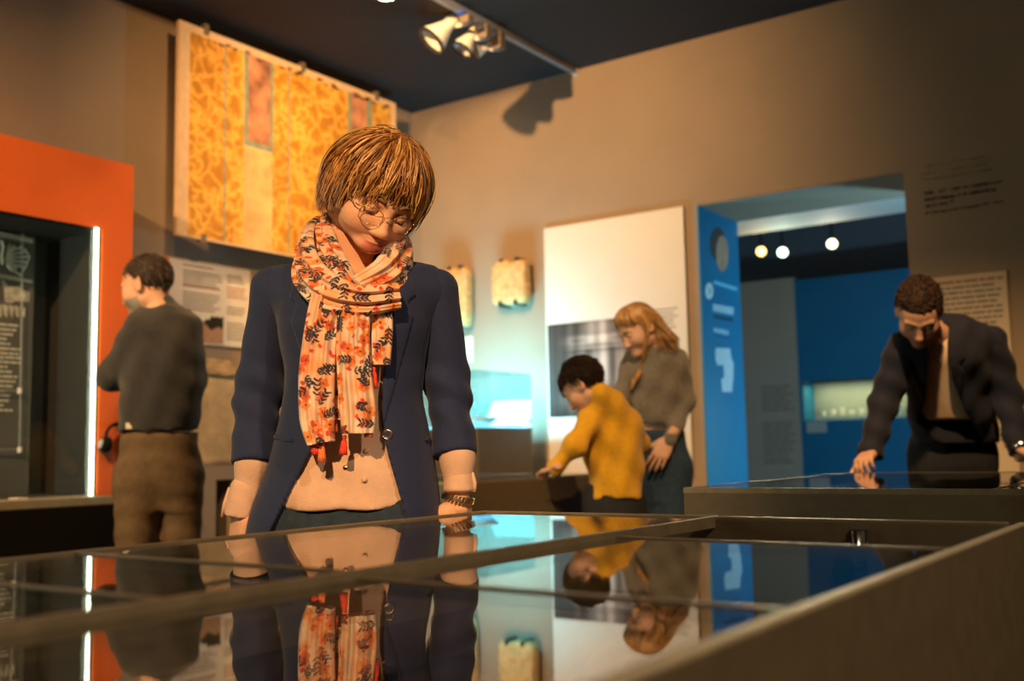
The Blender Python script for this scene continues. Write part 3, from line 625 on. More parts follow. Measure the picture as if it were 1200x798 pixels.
# ------------------------------------------------------------------ ceiling track and lamps
ta = hit(672, 83.5, 'z', ZC-.02); tx = ta.x
tt = thing('ceiling_track', (tx, 4.6, ZC), 'grey lighting track on the dark ceiling running to the tan wall', 'lighting track')
ty0 = hit(545, 4, 'z', ZC-.02).y
part('track_rail', B((tx-.018, ty0-1.6, ZC-.034), (tx+.018, YW, ZC)), M['grey'], tt, bevel=.003)
part('end_cap', B((tx-.02, YW-.03, ZC-.036), (tx+.02, YW, ZC)), M['lamp'], tt)
def track_lamp(pg, box, ph, pd, size, label, blue):
    y = hit(*pg, 'x', tx).y; zb_ = hit(pg[0], box, 'x', tx).z; h = hit(*ph, 'y', y-.04)
    t = thing('track_spotlight', (tx, y, ZC-.034), label, 'spotlight', 'spotlights on the ceiling track')
    part('gear_box', B((tx-.03, y-.028, zb_), (tx+.03, y+.028, ZC-.034)), M['gear'], t, bevel=.004)
    if blue: part('adapter', B((tx-.026, y-.075, zb_+.05), (tx+.026, y-.030, ZC-.036)), M['bluelit'], t, bevel=.003)
    else: part('adapter', B((tx-.02, y-.06, ZC-.06), (tx+.02, y-.028, ZC-.034)), M['grey'], t, bevel=.003)
    d = Vector(pd).normalized(); base = Vector((tx, y, zb_+.012)); e = h-d*.11*size; k = Vector((e.x, e.y, base.z))
    part('arm', MB().tube([base, base*.35+k*.65, k, e], .013, 10), M['lamp'], t, True)
    hd = part('lamp_head', MB().lathe([(0, -.13*size), (.026*size, -.13*size), (.034*size, -.08*size), (.036*size, -.03*size), (.06*size, .03*size), (.085*size, .085*size), (.088*size, .1*size), (.08*size, .1*size), (.055*size, .04*size), (0, .03*size)], h, d, 24), M['lamp'], t, True)
    part('front_ring', MB().lathe([(.078*size, .095*size), (.09*size, .095*size), (.09*size, .115*size), (.078*size, .115*size), (.078*size, .095*size)], h, d, 24), M['steel'], hd)
dleft = W((-.55, -.15, 0))
track_lamp((547, 14), 28, (520, 34), (dleft.x, dleft.y, -.6), .95, 'bell-shaped white track spotlight with an adapter coloured as if in blue light, tilted down', True)
track_lamp((568, 28), 46, (549, 46), (dleft.x, dleft.y, -.9), .72, 'smaller white track spotlight in the middle of the ceiling track cluster', False)
track_lamp((584, 36), 58, (566, 57), (dleft.x*1.2, dleft.y*1.2, -.3), .5, 'narrow white track spotlight turned aside, closest to the tan wall', False)
dlq = hit(452, -3, 'z', ZC-.03)
t = thing('ceiling_downlight', (dlq.x, dlq.y, ZC), 'round ceiling downlight glowing greenish white', 'ceiling lamp')
part('housing', MB().lathe([(0, 0), (.06, 0), (.06, -.03), (.048, -.03), (.046, -.015), (0, -.015)], (dlq.x, dlq.y, ZC), (0, 0, 1), 24), M['steel'], t, True)
part('bulb', MB().lathe([(0, -.034), (.044, -.028), (.044, -.016)], (dlq.x, dlq.y, ZC), (0, 0, 1), 24), emit('downlight_bulb', (.85, 1, .7, 1), 18), t)

# ------------------------------------------------------------------ implicit modelling (figures)
class Field:
    def __init__(s, lo, hi, h):
        s.lo = np.array(lo, float); s.h = h
        n = np.ceil((np.array(hi)-s.lo)/h).astype(int)+1
        s.ax = [(s.lo[i]+h*np.arange(n[i])).astype(np.float32) for i in range(3)]
        s.F = np.full(n, 1.0, np.float32)
    def sl(s, lo, hi):
        out = []
        for i in range(3):
            a = int(np.clip(np.floor((lo[i]-s.lo[i])/s.h), 0, s.F.shape[i])); b = int(np.clip(np.ceil((hi[i]-s.lo[i])/s.h)+1, 0, s.F.shape[i]))
            out.append(slice(a, b))
        return tuple(out)
    def xyz(s, sl):
        return s.ax[0][sl[0]][:, None, None], s.ax[1][sl[1]][None, :, None], s.ax[2][sl[2]][None, None, :]
    def mix(s, sl, d, k, op):
        f = s.F[sl]
        if f.size == 0: return
        if op == 'add':
            r = np.minimum(f, d)
            if k: hh = np.maximum(k-np.abs(f-d), 0)/k; r = r-hh*hh*k*.25
        else:
            d = -d; r = np.maximum(f, d)
            if k: hh = np.maximum(k-np.abs(f-d), 0)/k; r = r+hh*hh*k*.25
        s.F[sl] = r
    def cone(s, a, b, ra, rb=None, k=.02, op='add', flat=None):
        a = np.asarray(a, float); b = np.asarray(b, float); rb = ra if rb is None else rb; m_ = max(ra, rb)*(max(1, flat[1]) if flat else 1)+k+2*s.h+.01
        sl = s.sl(np.minimum(a, b)-m_, np.maximum(a, b)+m_); x, y, z = s.xyz(sl)
        qx, qy, qz = x-a[0], y-a[1], z-a[2]; ba = b-a
        if flat:
            n = np.asarray(flat[0], float); n = n/np.linalg.norm(n); kf = 1/flat[1]-1
            c = (qx*n[0]+qy*n[1]+qz*n[2])*kf; qx, qy, qz = qx+n[0]*c, qy+n[1]*c, qz+n[2]*c; ba = ba+n*(ba@n)*kf
        t = np.clip((qx*ba[0]+qy*ba[1]+qz*ba[2])/max(ba@ba, 1e-9), 0, 1)
        d = np.sqrt((qx-t*ba[0])**2+(qy-t*ba[1])**2+(qz-t*ba[2])**2)-(ra+(rb-ra)*t)
        if flat: d = d*min(1, flat[1])
        s.mix(sl, d, k, op); return s
    def ell(s, c, r, k=.01, op='add', rot=None):
        c = np.asarray(c, float); r = np.asarray(r, float); m_ = r.max()+k+2*s.h+.01
        sl = s.sl(c-m_, c+m_); x, y, z = s.xyz(sl); x, y, z = x-c[0], y-c[1], z-c[2]
        if rot is not None:
            x, y, z = (rot[0, 0]*x+rot[1, 0]*y+rot[2, 0]*z, rot[0, 1]*x+rot[1, 1]*y+rot[2, 1]*z, rot[0, 2]*x+rot[1, 2]*y+rot[2, 2]*z)
        k0 = np.sqrt((x/r[0])**2+(y/r[1])**2+(z/r[2])**2); k1 = np.sqrt((x/r[0]**2)**2+(y/r[1]**2)**2+(z/r[2]**2)**2)+1e-6
        s.mix(sl, np.where(k0 < .2, -r.min()*.8, k0*(k0-1)/k1), k, op); return s
    def chain(s, pts, rs, k=.02, flat=None):
        for i in range(len(pts)-1): s.cone(pts[i], pts[i+1], rs[i], rs[i+1], k, flat=flat)
        return s
    def loft(s, secs, k=.02, p=2.3):            # secs: (z, cx, cy, a, b)
        secs = np.array(sorted(secs)); z0, z1 = secs[0, 0], secs[-1, 0]; m_ = secs[:, 3:].max()+k+.03
        sl = s.sl((secs[:, 1].min()-m_, secs[:, 2].min()-m_, z0-.02), (secs[:, 1].max()+m_, secs[:, 2].max()+m_, z1+.02)); x, y, z = s.xyz(sl)
        zz = z.ravel(); zi = np.clip(zz, z0, z1); g = []
        for c in range(1, 5):
            v = np.interp(zi, secs[:, 0], secs[:, c])
            ker = np.ones(max(1, int(.03/s.h))); ker /= len(ker); vp = np.pad(v, len(ker), mode='edge'); g.append(np.convolve(vp, ker, 'same')[len(ker):-len(ker)][None, None, :])
        cx, cy_, a, b = g
        d = ((np.abs((x-cx)/a)**p+np.abs((y-cy_)/b)**p)**(1/p)-1)*np.minimum(a, b)
        d = np.maximum(d, np.maximum(z-z1, z0-z))
        s.mix(sl, d, k, 'add'); return s
    def cutpoly(s, poly, scale, ymax, rnd=.004, ymin=-9, tilt=0):       # carve a pixel polygon seen from the camera, in front of depth ymax
        x, y, z = np.meshgrid(*s.ax, indexing='ij'); px, py = proj(x, y, z)
        d = poly_sd(px, py, poly)/scale
        d = np.maximum(d, y-ymax)
        d = np.maximum(d, ymin-y)
        s.F = np.maximum(s.F, -d); return s
    def plane(s, n, o):                          # keep the side n points to
        n = np.asarray(n, float); x, y, z = s.xyz((slice(None),)*3)
        s.F = np.maximum(s.F, -((x-o[0])*n[0]+(y-o[1])*n[1]+(z-o[2])*n[2])/np.linalg.norm(n)); return s
    def wobble(s, fn): s.F = s.F+fn(*s.xyz((slice(None),)*3)).astype(np.float32); return s
    def mesh(s, relax=1):
        F = s.F; F = np.pad(F, 1, constant_values=1.0); ins = F < 0
        n = F.shape
        acc = np.zeros((n[0]-1, n[1]-1, n[2]-1, 3), np.float32); cnt = np.zeros((n[0]-1, n[1]-1, n[2]-1), np.float32)
        cor = [(i, j, k) for i in (0, 1) for j in (0, 1) for k in (0, 1)]
        def sub(c): return tuple(slice(c[i], n[i]-1+c[i]) for i in range(3))
        for a in cor:
            for ax in range(3):
                if a[ax]: continue
                b = list(a); b[ax] = 1
                fa, fb = F[sub(a)], F[sub(b)]; cr = (fa < 0) != (fb < 0)
                if not cr.any(): continue
                t = np.where(cr, fa/np.where(cr, fa-fb, 1), 0)
                for i in range(3): acc[..., i] += np.where(cr, a[i]+(t if i == ax else 0), 0)
                cnt += cr
        act = cnt > 0; idx = np.full(act.shape, -1, np.int64); idx[act] = np.arange(act.sum())
        base = np.argwhere(act); V_ = (base+acc[act]/cnt[act][:, None]-1)*s.h+s.lo
        Q = []
        for ax in range(3):
            b, c = (ax+1) % 3, (ax+2) % 3
            sa = [slice(1, n[i]-1) for i in range(3)]; sa[ax] = slice(0, n[ax]-1); sb = list(sa); sb[ax] = slice(1, n[ax])
            A, Bq = ins[tuple(sa)], ins[tuple(sb)]; e = np.argwhere(A != Bq)
            if len(e) == 0: continue
            o = np.array([1, 1, 1]); o[ax] = 0; e0 = e+o
            def cell(db, dc):
                q = e0.copy(); q[:, b] -= db; q[:, c] -= dc; return idx[q[:, 0], q[:, 1], q[:, 2]]
            q = np.stack([cell(1, 1), cell(0, 1), cell(0, 0), cell(1, 0)], 1)
            fl = ~A[tuple((e).T)]; q[fl] = q[fl][:, ::-1]; Q.append(q)
        Q = np.concatenate(Q)
        for _ in range(relax):
            S = np.zeros_like(V_); N = np.zeros(len(V_))
            for i in range(4):
                np.add.at(S, Q[:, i], V_[Q[:, (i+1) % 4]]+V_[Q[:, (i+3) % 4]]); np.add.at(N, Q[:, i], 2)
            V_ = .5*V_+.5*S/np.maximum(N, 1)[:, None]
        return V_, Q
def poly_sd(px, py, poly):
    d = np.full(px.shape, 1e9, np.float32); sg = np.zeros(px.shape, bool); n = len(poly)
    for i in range(n):
        ax_, ay = poly[i]; bx, by = poly[(i+1) % n]; ex, ey = bx-ax_, by-ay
        wx, wy = px-ax_, py-ay; t = np.clip((wx*ex+wy*ey)/(ex*ex+ey*ey), 0, 1)
        d = np.minimum(d, (wx-ex*t)**2+(wy-ey*t)**2)
        c = ((ay > py) != (by > py)) & (px < (bx-ax_)*(py-ay)/((by-ay) if by != ay else 1e-9)+ax_); sg ^= c
    return np.where(sg, -1, 1)*np.sqrt(d)
def rotm(y, p, r):
    c, s = math.cos, math.sin; y, p, r = R(y), R(p), R(r)
    return np.array([[c(y), -s(y), 0], [s(y), c(y), 0], [0, 0, 1]])@np.array([[1, 0, 0], [0, c(p), -s(p)], [0, s(p), c(p)]])@np.array([[c(r), 0, s(r)], [0, 1, 0], [-s(r), 0, c(r)]])
class Person:
    """parts are modelled in the level frame and stored relative to an Empty on the floor"""
    def __init__(s, px, Z, label):
        q = P(px, 600, Z); s.b = np.array([q[0], q[1], 0.])
        s.o = thing('person', W(s.b), label, 'person', rz=YAW)
    def put(s, name, V_, Q, m_, smooth=True, colr=None, parent=None, label=None, tris=False):
        me = bpy.data.meshes.new(name); V2 = (np.asarray(V_, float)-s.b).astype(np.float32)
        if isinstance(Q, np.ndarray) and Q.ndim == 2:
            k = Q.shape[1]; me.vertices.add(len(V2)); me.vertices.foreach_set('co', V2.ravel()); me.loops.add(Q.size); me.loops.foreach_set('vertex_index', Q.ravel().astype(np.int32))
            me.polygons.add(len(Q)); me.polygons.foreach_set('loop_start', np.arange(0, Q.size, k, dtype=np.int32)); me.update(calc_edges=True)
        else: me.from_pydata([tuple(v) for v in V2], [], Q); me.update()
        if smooth: me.polygons.foreach_set('use_smooth', [True]*len(me.polygons))
        me.materials.append(m_)
        if colr is not None: set_col(me, colr)
        o = bpy.data.objects.new(name, me); col.objects.link(o); o.parent = parent or s.o
        return tag(o, label)
    def field(s, name, F, m_, relax=1, colr=None, label=None, parent=None):
        V_, Q = F.mesh(relax); return s.put(name, V_, Q, m_, colr=colr(V_) if colr else None, label=label, parent=parent)
    def mb(s, name, mb, m_, smooth=True, label=None, parent=None, Rm=None, c=None):
        V_ = np.array(mb.v)
        if Rm is not None: V_ = V_@Rm.T+c
        return s.put(name, V_, mb.f, m_, smooth, parent=parent, label=label, colr=mb.c)
def join(*ms):
    V_, Q, n = [], [], 0
    for v, q in ms: V_.append(v); Q.append(q+n); n += len(v)
    return np.concatenate(V_), np.concatenate(Q)

def head_mesh(h=.003, beard=0, young=0, female=0, mouth=0):
    """head in its own axes: x to its left, -y forwards, z up, origin between the ears at eye height"""
    F = Field((-.11, -.15, -.20), (.11, .13, .15), h)
    F.ell((0, .012, .035), (.076, .096, .085), .02).ell((0, -.03, .0), (.066, .062, .075), .03)
    F.ell((0, -.036, -.045), (.056, .056, .062), .03)
    F.cone((-.042, .0, -.062), (0, -.07, -.098), .022, .018, .03).cone((.042, .0, -.062), (0, -.07, -.098), .022, .018, .03)
    F.ell((0, -.078, -.097), (.022, .017, .016), .02)
    for sx in (-1, 1):
        F.ell((sx*.04, -.060, -.034), (.022, .022, .024), .04)               # cheeks
        F.ell((sx*.033, -.096, -.002), (.018, .016, .011), .014, 'sub')        # eye sockets
        F.ell((sx*.032, -.0775, -.001), (.0145, .0145, .0135), .003)             # lids over the eyeball
        F.cone((sx*.014, -.092, .017), (sx*.046, -.080, .02), .007, .006, .012)  # brow
        F.ell((sx*.012, -.098, -.046), (.0085, .011, .008), .006)             # nose wings
        F.ell((sx*.006, -.104, -.053), (.004, .006, .004), .003, 'sub')
        F.ell((sx*.078, .008, -.012), (.010, .020, .031), .006, rot=rotm(sx*-20, 8, 0)).ell((sx*.086, .002, -.008), (.006, .011, .018), .004, 'sub')
    F.cone((0, -.09, .008), (0, -.108, -.04), .0085, .0115, .012).ell((0, -.111, -.041), (.011, .010, .0095), .006)
    F.cone((-.020, -.0865, -.069), (0, -.0945, -.0665), .0042, .0052, .006).cone((.020, -.0865, -.069), (0, -.0945, -.0665), .0042, .0052, .006)
    F.cone((-.015, -.087, -.076), (.015, -.087, -.076), .0055, .0055, .006).ell((0, -.094, -.076), (.014, .006, .0055), .006)
    F.cone((-.024, -.0925, -.0708), (.0, -.1005, -.0712), .0016, .0016, .003, 'sub').cone((.024, -.0925, -.0708), (.0, -.1005, -.0712), .0016, .0016, .003, 'sub')
    F.cone((0, .02, -.05), (0, .034, -.12), .050, .047, .03)
    return F.mesh(1)
def skin_cols(V_, base, lip, cheek=(.78, .36, .24)):
    c = np.tile(np.array(base), (len(V_), 1)); x, y, z = V_.T
    w_ = np.exp(-((np.abs(x)-.042)/.02)**2-((z+.04)/.02)**2)*(y < -.03)*.35; c = c*(1-w_[:, None])+np.array(cheek)*w_[:, None]
    w_ = np.exp(-(x/.024)**4-((z+.0715)/.0092)**4)*(y < -.075); c = c*(1-w_[:, None])+np.array(lip)*w_[:, None]
    w_ = np.exp(-(x/.014)**2-((z+.045)/.014)**2)*(y < -.09)*.35; c = c*(1-w_[:, None])+np.array(cheek)*w_[:, None]
    return c
SKIN = mat_attr('skin', .6, bump=.12, bscale=400, spec=.25)
EYEW = mat('eye_white', rgb(225, 215, 205), .3); IRIS = mat('iris', rgb(60, 50, 40), .2); 
def add_face(p, bodyobj, Rm, c, sc, brow, iris=IRIS, lids=.4):
    for sx in (-1, 1):
        e = MB().lathe([(math.sin(a)*.0125, -math.cos(a)*.0125) for a in np.linspace(0, math.pi, 12)], (sx*.032, -.0805, -.0015), (0, 1, 0), 16)
        eo = p.mb('eye', e, EYEW, Rm=Rm*sc, c=c, parent=p.o)
        i_ = MB().lathe([(math.sin(a)*.0127, -math.cos(a)*.0130) for a in np.linspace(0, .5, 5)], (sx*.032, -.0805, -.0035), (0, 1, .25), 16)
        p.mb('iris', i_, iris, Rm=Rm*sc, c=c, parent=eo)
        li = MB().lathe([(math.sin(a)*.0140, -math.cos(a)*.0140) for a in np.linspace(.0, 1.35, 8)], (sx*.032, -.0805, -.0005), (0, .62, -.55+.75*min(1, lids-.4)), 16)
        li.c = np.tile(np.array(p.skin), (len(li.v), 1)); p.mb('eyelid', li, SKIN, Rm=Rm*sc, c=c, parent=eo)
        la = [(sx*.032+.0142*math.sin(b_)*math.cos(-.42), -.0805-.0142*math.cos(b_)*math.cos(-.42), -.0015+.0142*math.sin(-.42)) for b_ in np.linspace(-.95, .95, 9)]
        p.mb('eyelash', MB().tube(la, [.0004]+[.0009]*7+[.0004], 5), brow, Rm=Rm*sc, c=c, parent=eo)
        pts = [(sx*.014, -.101, .019), (sx*.024, -.0995, .0245), (sx*.036, -.094, .0255), (sx*.048, -.083, .0205)]
        p.mb('eyebrow', MB().tube(pts, [.0032, .0036, .003, .0012], 6), brow, Rm=Rm*sc, c=c)
def hand_mesh(h, curl, spread=.0, sc=1.0, thumb=.5, flatpalm=True):
    """hand axes: x along the fingers from the wrist, y to the thumb side, z back of the hand"""
    F = Field((-.07, -.075, -.12), (.2, .10, .05), h)
    F.cone((-.06, 0, 0), (.0, 0, 0), .025, .022, .02, flat=((0, 0, 1), .78))
    for j, (y, L_, r_) in enumerate(((.030, .068, .0088), (.010, .076, .0092), (-.010, .070, .0088), (-.028, .055, .0078))):
        F.cone((.005, y*.55, 0), (.085-.008*abs(j-1), y, .002), .014, .0115, .012, flat=((0, 0, 1), .9))
    F.ell((.045, .0, -.006), (.045, .036, .013), .012).ell((.03, .026, -.012), (.03, .018, .014), .015)
    for j, (y, L_, r_) in enumerate(((.030, .068, .0088), (.010, .076, .0092), (-.010, .070, .0088), (-.028, .055, .0078))):
        o = np.array([.085-.008*abs(j-1), y, .002]); an = 0; sp = spread*(1.5-j)/1.5
        for q, (f_, cu) in enumerate(zip((.46, .30, .24), curl)):
            an += cu; d = np.array([math.cos(an)*math.cos(sp), math.sin(sp)*math.cos(an), -math.sin(an)]); e = o+d*L_*1.05*f_
            F.cone(o, e, r_*(1-.07*q), r_*(.93-.07*q), .003); o = e
    o = np.array([.018, .03, -.008]); d = np.array([math.cos(thumb), math.sin(thumb), -.35]); d /= np.linalg.norm(d); e = o+d*.04; F.cone(o, e, .0145, .0115, .012)
    d2 = np.array([math.cos(thumb*.6), math.sin(thumb*.6), -.25]); d2 /= np.linalg.norm(d2); g = e+d2*.03; F.cone(e, g, .011, .0095, .004); F.cone(g, g+d2*.022, .0095, .0075, .003)
    V_, Q = F.mesh(1); return V_*sc, Q
def frame(xd, zd):                                # rotation matrix with columns x, y, z
    x = np.asarray(xd, float); x /= np.linalg.norm(x); z = np.asarray(zd, float); z = z-x*(z@x); z /= np.linalg.norm(z); return np.stack([x, np.cross(z, x), z], 1)
def place_hand(wrist, tip, back, left, curl, h=.004, sc=1., **kw):
    V_, Q = hand_mesh(h, curl, sc=sc, **kw)
    if left: V_ = V_*np.array([1, -1, 1]); Q = Q[:, ::-1]
    Rm = frame(np.asarray(tip)-np.asarray(wrist), back); return V_@Rm.T+np.asarray(wrist), Q
# strands of hair as one mesh
def strands(paths, r0, r1, cols, ns=4):
    V_, Q, C_ = [], [], []; n = 0
    for pth, cc in zip(paths, cols):
        pth = np.asarray(pth); m_ = len(pth); t = np.gradient(pth, axis=0); t /= np.linalg.norm(t, axis=1)[:, None]+1e-9
        u = np.cross(t, [.3, .2, 1]); u /= np.linalg.norm(u, axis=1)[:, None]+1e-9; w_ = np.cross(t, u)
        rad = np.interp(np.linspace(0, 1, m_), [0, .15, .7, 1], [r0*.5, r0, r0, r1])[:, None]
        for k in range(ns): V_.append(pth+rad*(u*math.cos(2*math.pi*k/ns)+w_*math.sin(2*math.pi*k/ns)))
        i = np.arange(m_-1)
        for k in range(ns):
            k2 = (k+1) % ns; Q.append(np.stack([n+k*m_+i, n+k2*m_+i, n+k2*m_+i+1, n+k*m_+i+1], 1))
        C_.append(np.tile(cc, (m_*ns, 1))); n += m_*ns
    return np.concatenate(V_), np.concatenate(Q), np.concatenate(C_)
HAIR = mat_attr('hair', .36, spec=.5); HAIR2 = mat_attr('short_hair', .7, spec=.15)
def hair_colours(n, pal): a = RNG.integers(0, len(pal), n); b = RNG.uniform(.75, 1.2, n); return np.array(pal)[a]*b[:, None]
def short_hair(p, Rm, c, sc, pal, n=700, length=.03, hairline=.05, side=-.02, back=-.06, sweep=(0, .3, 0), r=.0016, cap_k=1.0):
    """cap following the skull with short strands combed from the crown"""
    F = Field((-.11, -.13, -.10), (.11, .14, .16), .004)
    F.ell((0, .014, .037), (.081*cap_k, .101*cap_k, .090*cap_k), .01)
    x, y, z = np.meshgrid(*F.ax, indexing='ij')
    line = np.where(y < -.03, hairline, np.where(y < .03, hairline+(side-hairline)*(y+.03)/.06, side+(back-side)*np.clip((y-.03)/.05, 0, 1)))
    line = np.where((np.abs(y-.0) < .022) & (np.abs(x) > .06), np.maximum(line, .025), line)
    F.F = np.maximum(F.F, line-z)
    V_, Q = F.mesh(1); cc = np.array(pal[0])
    P_ = []; k = 0
    while len(P_) < n:
        d = RNG.normal(size=3); d /= np.linalg.norm(d); q = np.array([0, .014, .037])+d*np.array([.081, .101, .09])*cap_k
        ln = hairline if q[1] < -.03 else (hairline+(side-hairline)*(q[1]+.03)/.06 if q[1] < .03 else side+(back-side)*min(1, (q[1]-.03)/.05))
        if q[2] < ln or (q[1] < -.055 and q[2] < ln+.02): continue
        if abs(q[1]) < .022 and abs(q[0]) > .06 and q[2] < .028: continue
        g = np.array(sweep)+np.array([0, 0, -1.])*(.25+.7*(1-d[2])) + RNG.normal(size=3)*.16; g = g-d*(g@d)*.9; g /= np.linalg.norm(g)+1e-6
        L_ = length*RNG.uniform(.6, 1.25); P_.append([q+d*(-.003), q+g*L_*.35+d*.004, q+g*L_*.7+d*.005, q+g*L_+d*.002])
    S = strands(P_, r, r*.3, hair_colours(n, pal)); V2, Q2 = join((V_, Q), (S[0], S[1])); C_ = np.concatenate([np.tile(cc, (len(V_), 1)), S[2]])
    p.put('hair', V2*sc@Rm.T+c, Q2, HAIR2, colr=C_)
def shoe(p, ankle, toe_dir, m_, L_=.27):
    a = np.array([ankle[0], ankle[1], 0]); d = np.array([toe_dir[0], toe_dir[1], 0.]); d /= np.linalg.norm(d)
    F = Field(a-np.array([.3, .3, .0]), a+np.array([.3, .3, .16]), .008)
    F.cone(a-d*.045+[0, 0, .045], a+d*(L_-.1)+[0, 0, .036], .043, .042, .02).cone(a+[0, 0, .04], a+[0, 0, .11], .045, .042, .03).plane((0, 0, 1), (0, 0, .002))
    p.field('shoe', F, m_)
def legs(p, hips, knees, ankles, rs, m_, name='trousers', h=.009, waist=None, wobble=None, secs=None):
    pts = np.array(list(hips)+list(knees)+list(ankles)); lo = pts.min(0)-.2; hi = pts.max(0)+.25; lo[2] = .0
    F = Field(lo, hi, h)
    for a, k_, b in zip(hips, knees, ankles): F.cone(a, k_, rs[0], rs[1], .03).cone(k_, b, rs[1], rs[2], .02)
    if secs: F.loft(secs, .05)
    F.plane((0, 0, 1), (0, 0, .06))
    if wobble: F.wobble(wobble)
    return p.field(name, F, m_)

# ------------------------------------------------------------------ woman with the scarf
NAVY = mat('navy_wool', rgb(20, 32, 72), .8, var=.12, vscale=90, bump=.25, bscale=500, sheen=.1)
NAVY2 = mat('dark_navy_wool', rgb(11, 15, 36), .85, var=.12, vscale=60, bump=.2, bscale=300, sheen=.05)
BLOUSE = mat('cream_knit', rgb(214, 174, 148), .85, var=.05, vscale=60, bump=.2, bscale=400, sheen=.2)
TEE = mat('cream_tee', rgb(206, 178, 150), .9, var=.05, vscale=30)
DENIM = mat('denim', rgb(34, 48, 66), .85, var=.3, vscale=60, bump=.2, bscale=300)
DARKPANT = mat('dark_denim', rgb(26, 28, 34), .9, var=.2, vscale=40)
GOLD = mat('gold_metal', rgb(225, 180, 110), .25, metal=1); SHOE = mat('shoe_leather', rgb(30, 24, 20), .5, var=.1, vscale=20)
def PP(*q): return [P(*a) for a in q]
def secs_px(rows, Z, sc): return [(P(cx, py, Z+dz)[2], P(cx, py, Z+dz)[0], Z+dz, hw/sc, b) for py, cx, hw, b, dz in rows]
def trace(F, px, py, z0, z1, st=.0015):
    for Z in np.arange(z0, z1, st):
        q = P(px, py, Z); i = np.round((q-F.lo)/F.h).astype(int)
        if (i >= 0).all() and (i < F.F.shape).all() and F.F[tuple(i)] < 0: return Z
    return z1
def overlay(F, poly, sc, ymax, lift):               # raised patch on a garment, outlined in the picture
    G_ = Field.__new__(Field); G_.lo, G_.h, G_.ax = F.lo, F.h, F.ax
    x, y, z = np.meshgrid(*F.ax, indexing='ij'); px, py = proj(x, y, z)
    G_.F = np.maximum(np.maximum(F.F-lift, poly_sd(px, py, poly)/sc), y-ymax).astype(np.float32); return G_
def sleeve(p, pts, rs, m_, name='sleeve', h=.005, wob=None, cuff=None, parent=None):
    pts = np.array(pts); F = Field(pts.min(0)-.08, pts.max(0)+.08, h); F.chain(pts, rs, .03)
    d = pts[-2]-pts[-1]; d /= np.linalg.norm(d)
    if cuff: F.cone(pts[-1]-d*.02, pts[-1]+d*cuff, rs[-1]+.0035, rs[-1]+.0035, .002)
    if wob: F.wobble(wob)
    F.plane(d, pts[-1]); return F.mesh(1)
def shorten(v): v = v.copy(); z = v[:, 2]; z = np.where(z < 0, z*.88, z); v[:, 2] = np.where(z < -.05, -.05+(z+.05)*.72, z); return v
S2 = FPX/2.0
p = Person(415, 2.0, 'woman in navy blazer and floral scarf looking down at the glass table')
p.skin = (.76, .40, .24); wc = P(438.6, 231, 1.95); wR = rotm(26.2, 34, 14.4); ws = .94
hv, hq = head_mesh(.0028)
hv = shorten(hv)
hc = skin_cols(hv, p.skin, (.50, .12, .09)); hv2 = hv*ws@wR.T+wc
nk = wc+wR@np.array([0, .03, -.1])*ws
F = Field((-.45, 1.8, .70), (.2, 2.25, 1.55), .008)
F.cone(nk, P(418, 330, 2.03), .047, .056, .02).loft(secs_px([(326, 416, 66, .07, 0), (345, 416, 72, .085, 0), (450, 414, 60, .07, 0), (600, 408, 72, .08, 0)], 2.0, S2), .03)
F.chain(PP((322, 340, 2.01), (303, 455, 2.03), (284, 604, 1.99)), (.034, .03, .023), .02).chain(PP((512, 340, 2.01), (525, 455, 2.03), (537, 596, 1.99)), (.034, .03, .0225), .02)
hl = place_hand(P(283, 602, 1.99), P(279, 690, 1.985), (-.75, -.66, 0), False, (.25, .3, .2), sc=.92, h=.004, thumb=.35)
hr = place_hand(P(537, 592, 1.99), P(533, 690, 1.99), (.55, -.83, 0), True, (.25, .3, .2), sc=.92, h=.004, thumb=.35)
bm_ = F.mesh(1); bv, bq = join((hv2, hq), bm_, hl, hr); bc = np.concatenate([hc, np.tile(p.skin, (len(bv)-len(hv), 1))])
p.put('body', bv, bq, SKIN, colr=bc)
add_face(p, None, wR, wc, ws, mat('brow_brown', rgb(130, 90, 55), .8), lids=1)
# blouse
F = Field((-.5, 1.82, .84), (.12, 2.2, 1.45), .005)
F.loft(secs_px([(352, 416, 84, .088, 0.01), (362, 416, 84, .102, 0), (400, 415, 84, .110, 0), (450, 414, 74, .098, 0), (500, 413, 80, .098, 0), (560, 410, 92, .110, 0), (594, 408, 98, .114, 0)], 2.0, S2), .02)
F.wobble(lambda x, y, z: .0022*np.sin(x*55+z*14)*np.clip((1.12-z)/.1, 0, 1)+.0018*np.sin(z*70+x*25)*np.clip((1.15-z)/.1, 0, 1))
p.blF = F; bl = F.mesh(1)
slv = [sleeve(p, PP((302, 500, 2.01), (297, 540, 1.99), (284, 604, 1.985)), (.032, .028, .025), None, h=.0045), sleeve(p, PP((531, 500, 2.01), (536, 535, 1.99), (537, 577, 1.985)), (.032, .0275, .026), None, h=.0045)]
bo = p.put('blouse', *join(bl, *slv), BLOUSE)
for a, b, r0, r1, sx in (((287, 573, 1.985), (281, 606, 1.985), .0275, .030, -1), ((537, 556, 1.987), (537, 577, 1.985), .0275, .0285, 1)):
    V_, Q = sleeve(p, PP(a, b), (r0, r1), None, h=.004); p.put('cuff', V_, Q, BLOUSE, parent=bo)
    q = P(*a); e = P(*b); p.mb('cuff_flap', MB().tube([q+np.array([sx*r0, -.008, .004]), q*.5+e*.5+np.array([sx*(r0+.004), -.006, 0]), e+np.array([sx*(r1+.002), -.004, .001])], [.002, .004, .0035], 8), BLOUSE, parent=bo)
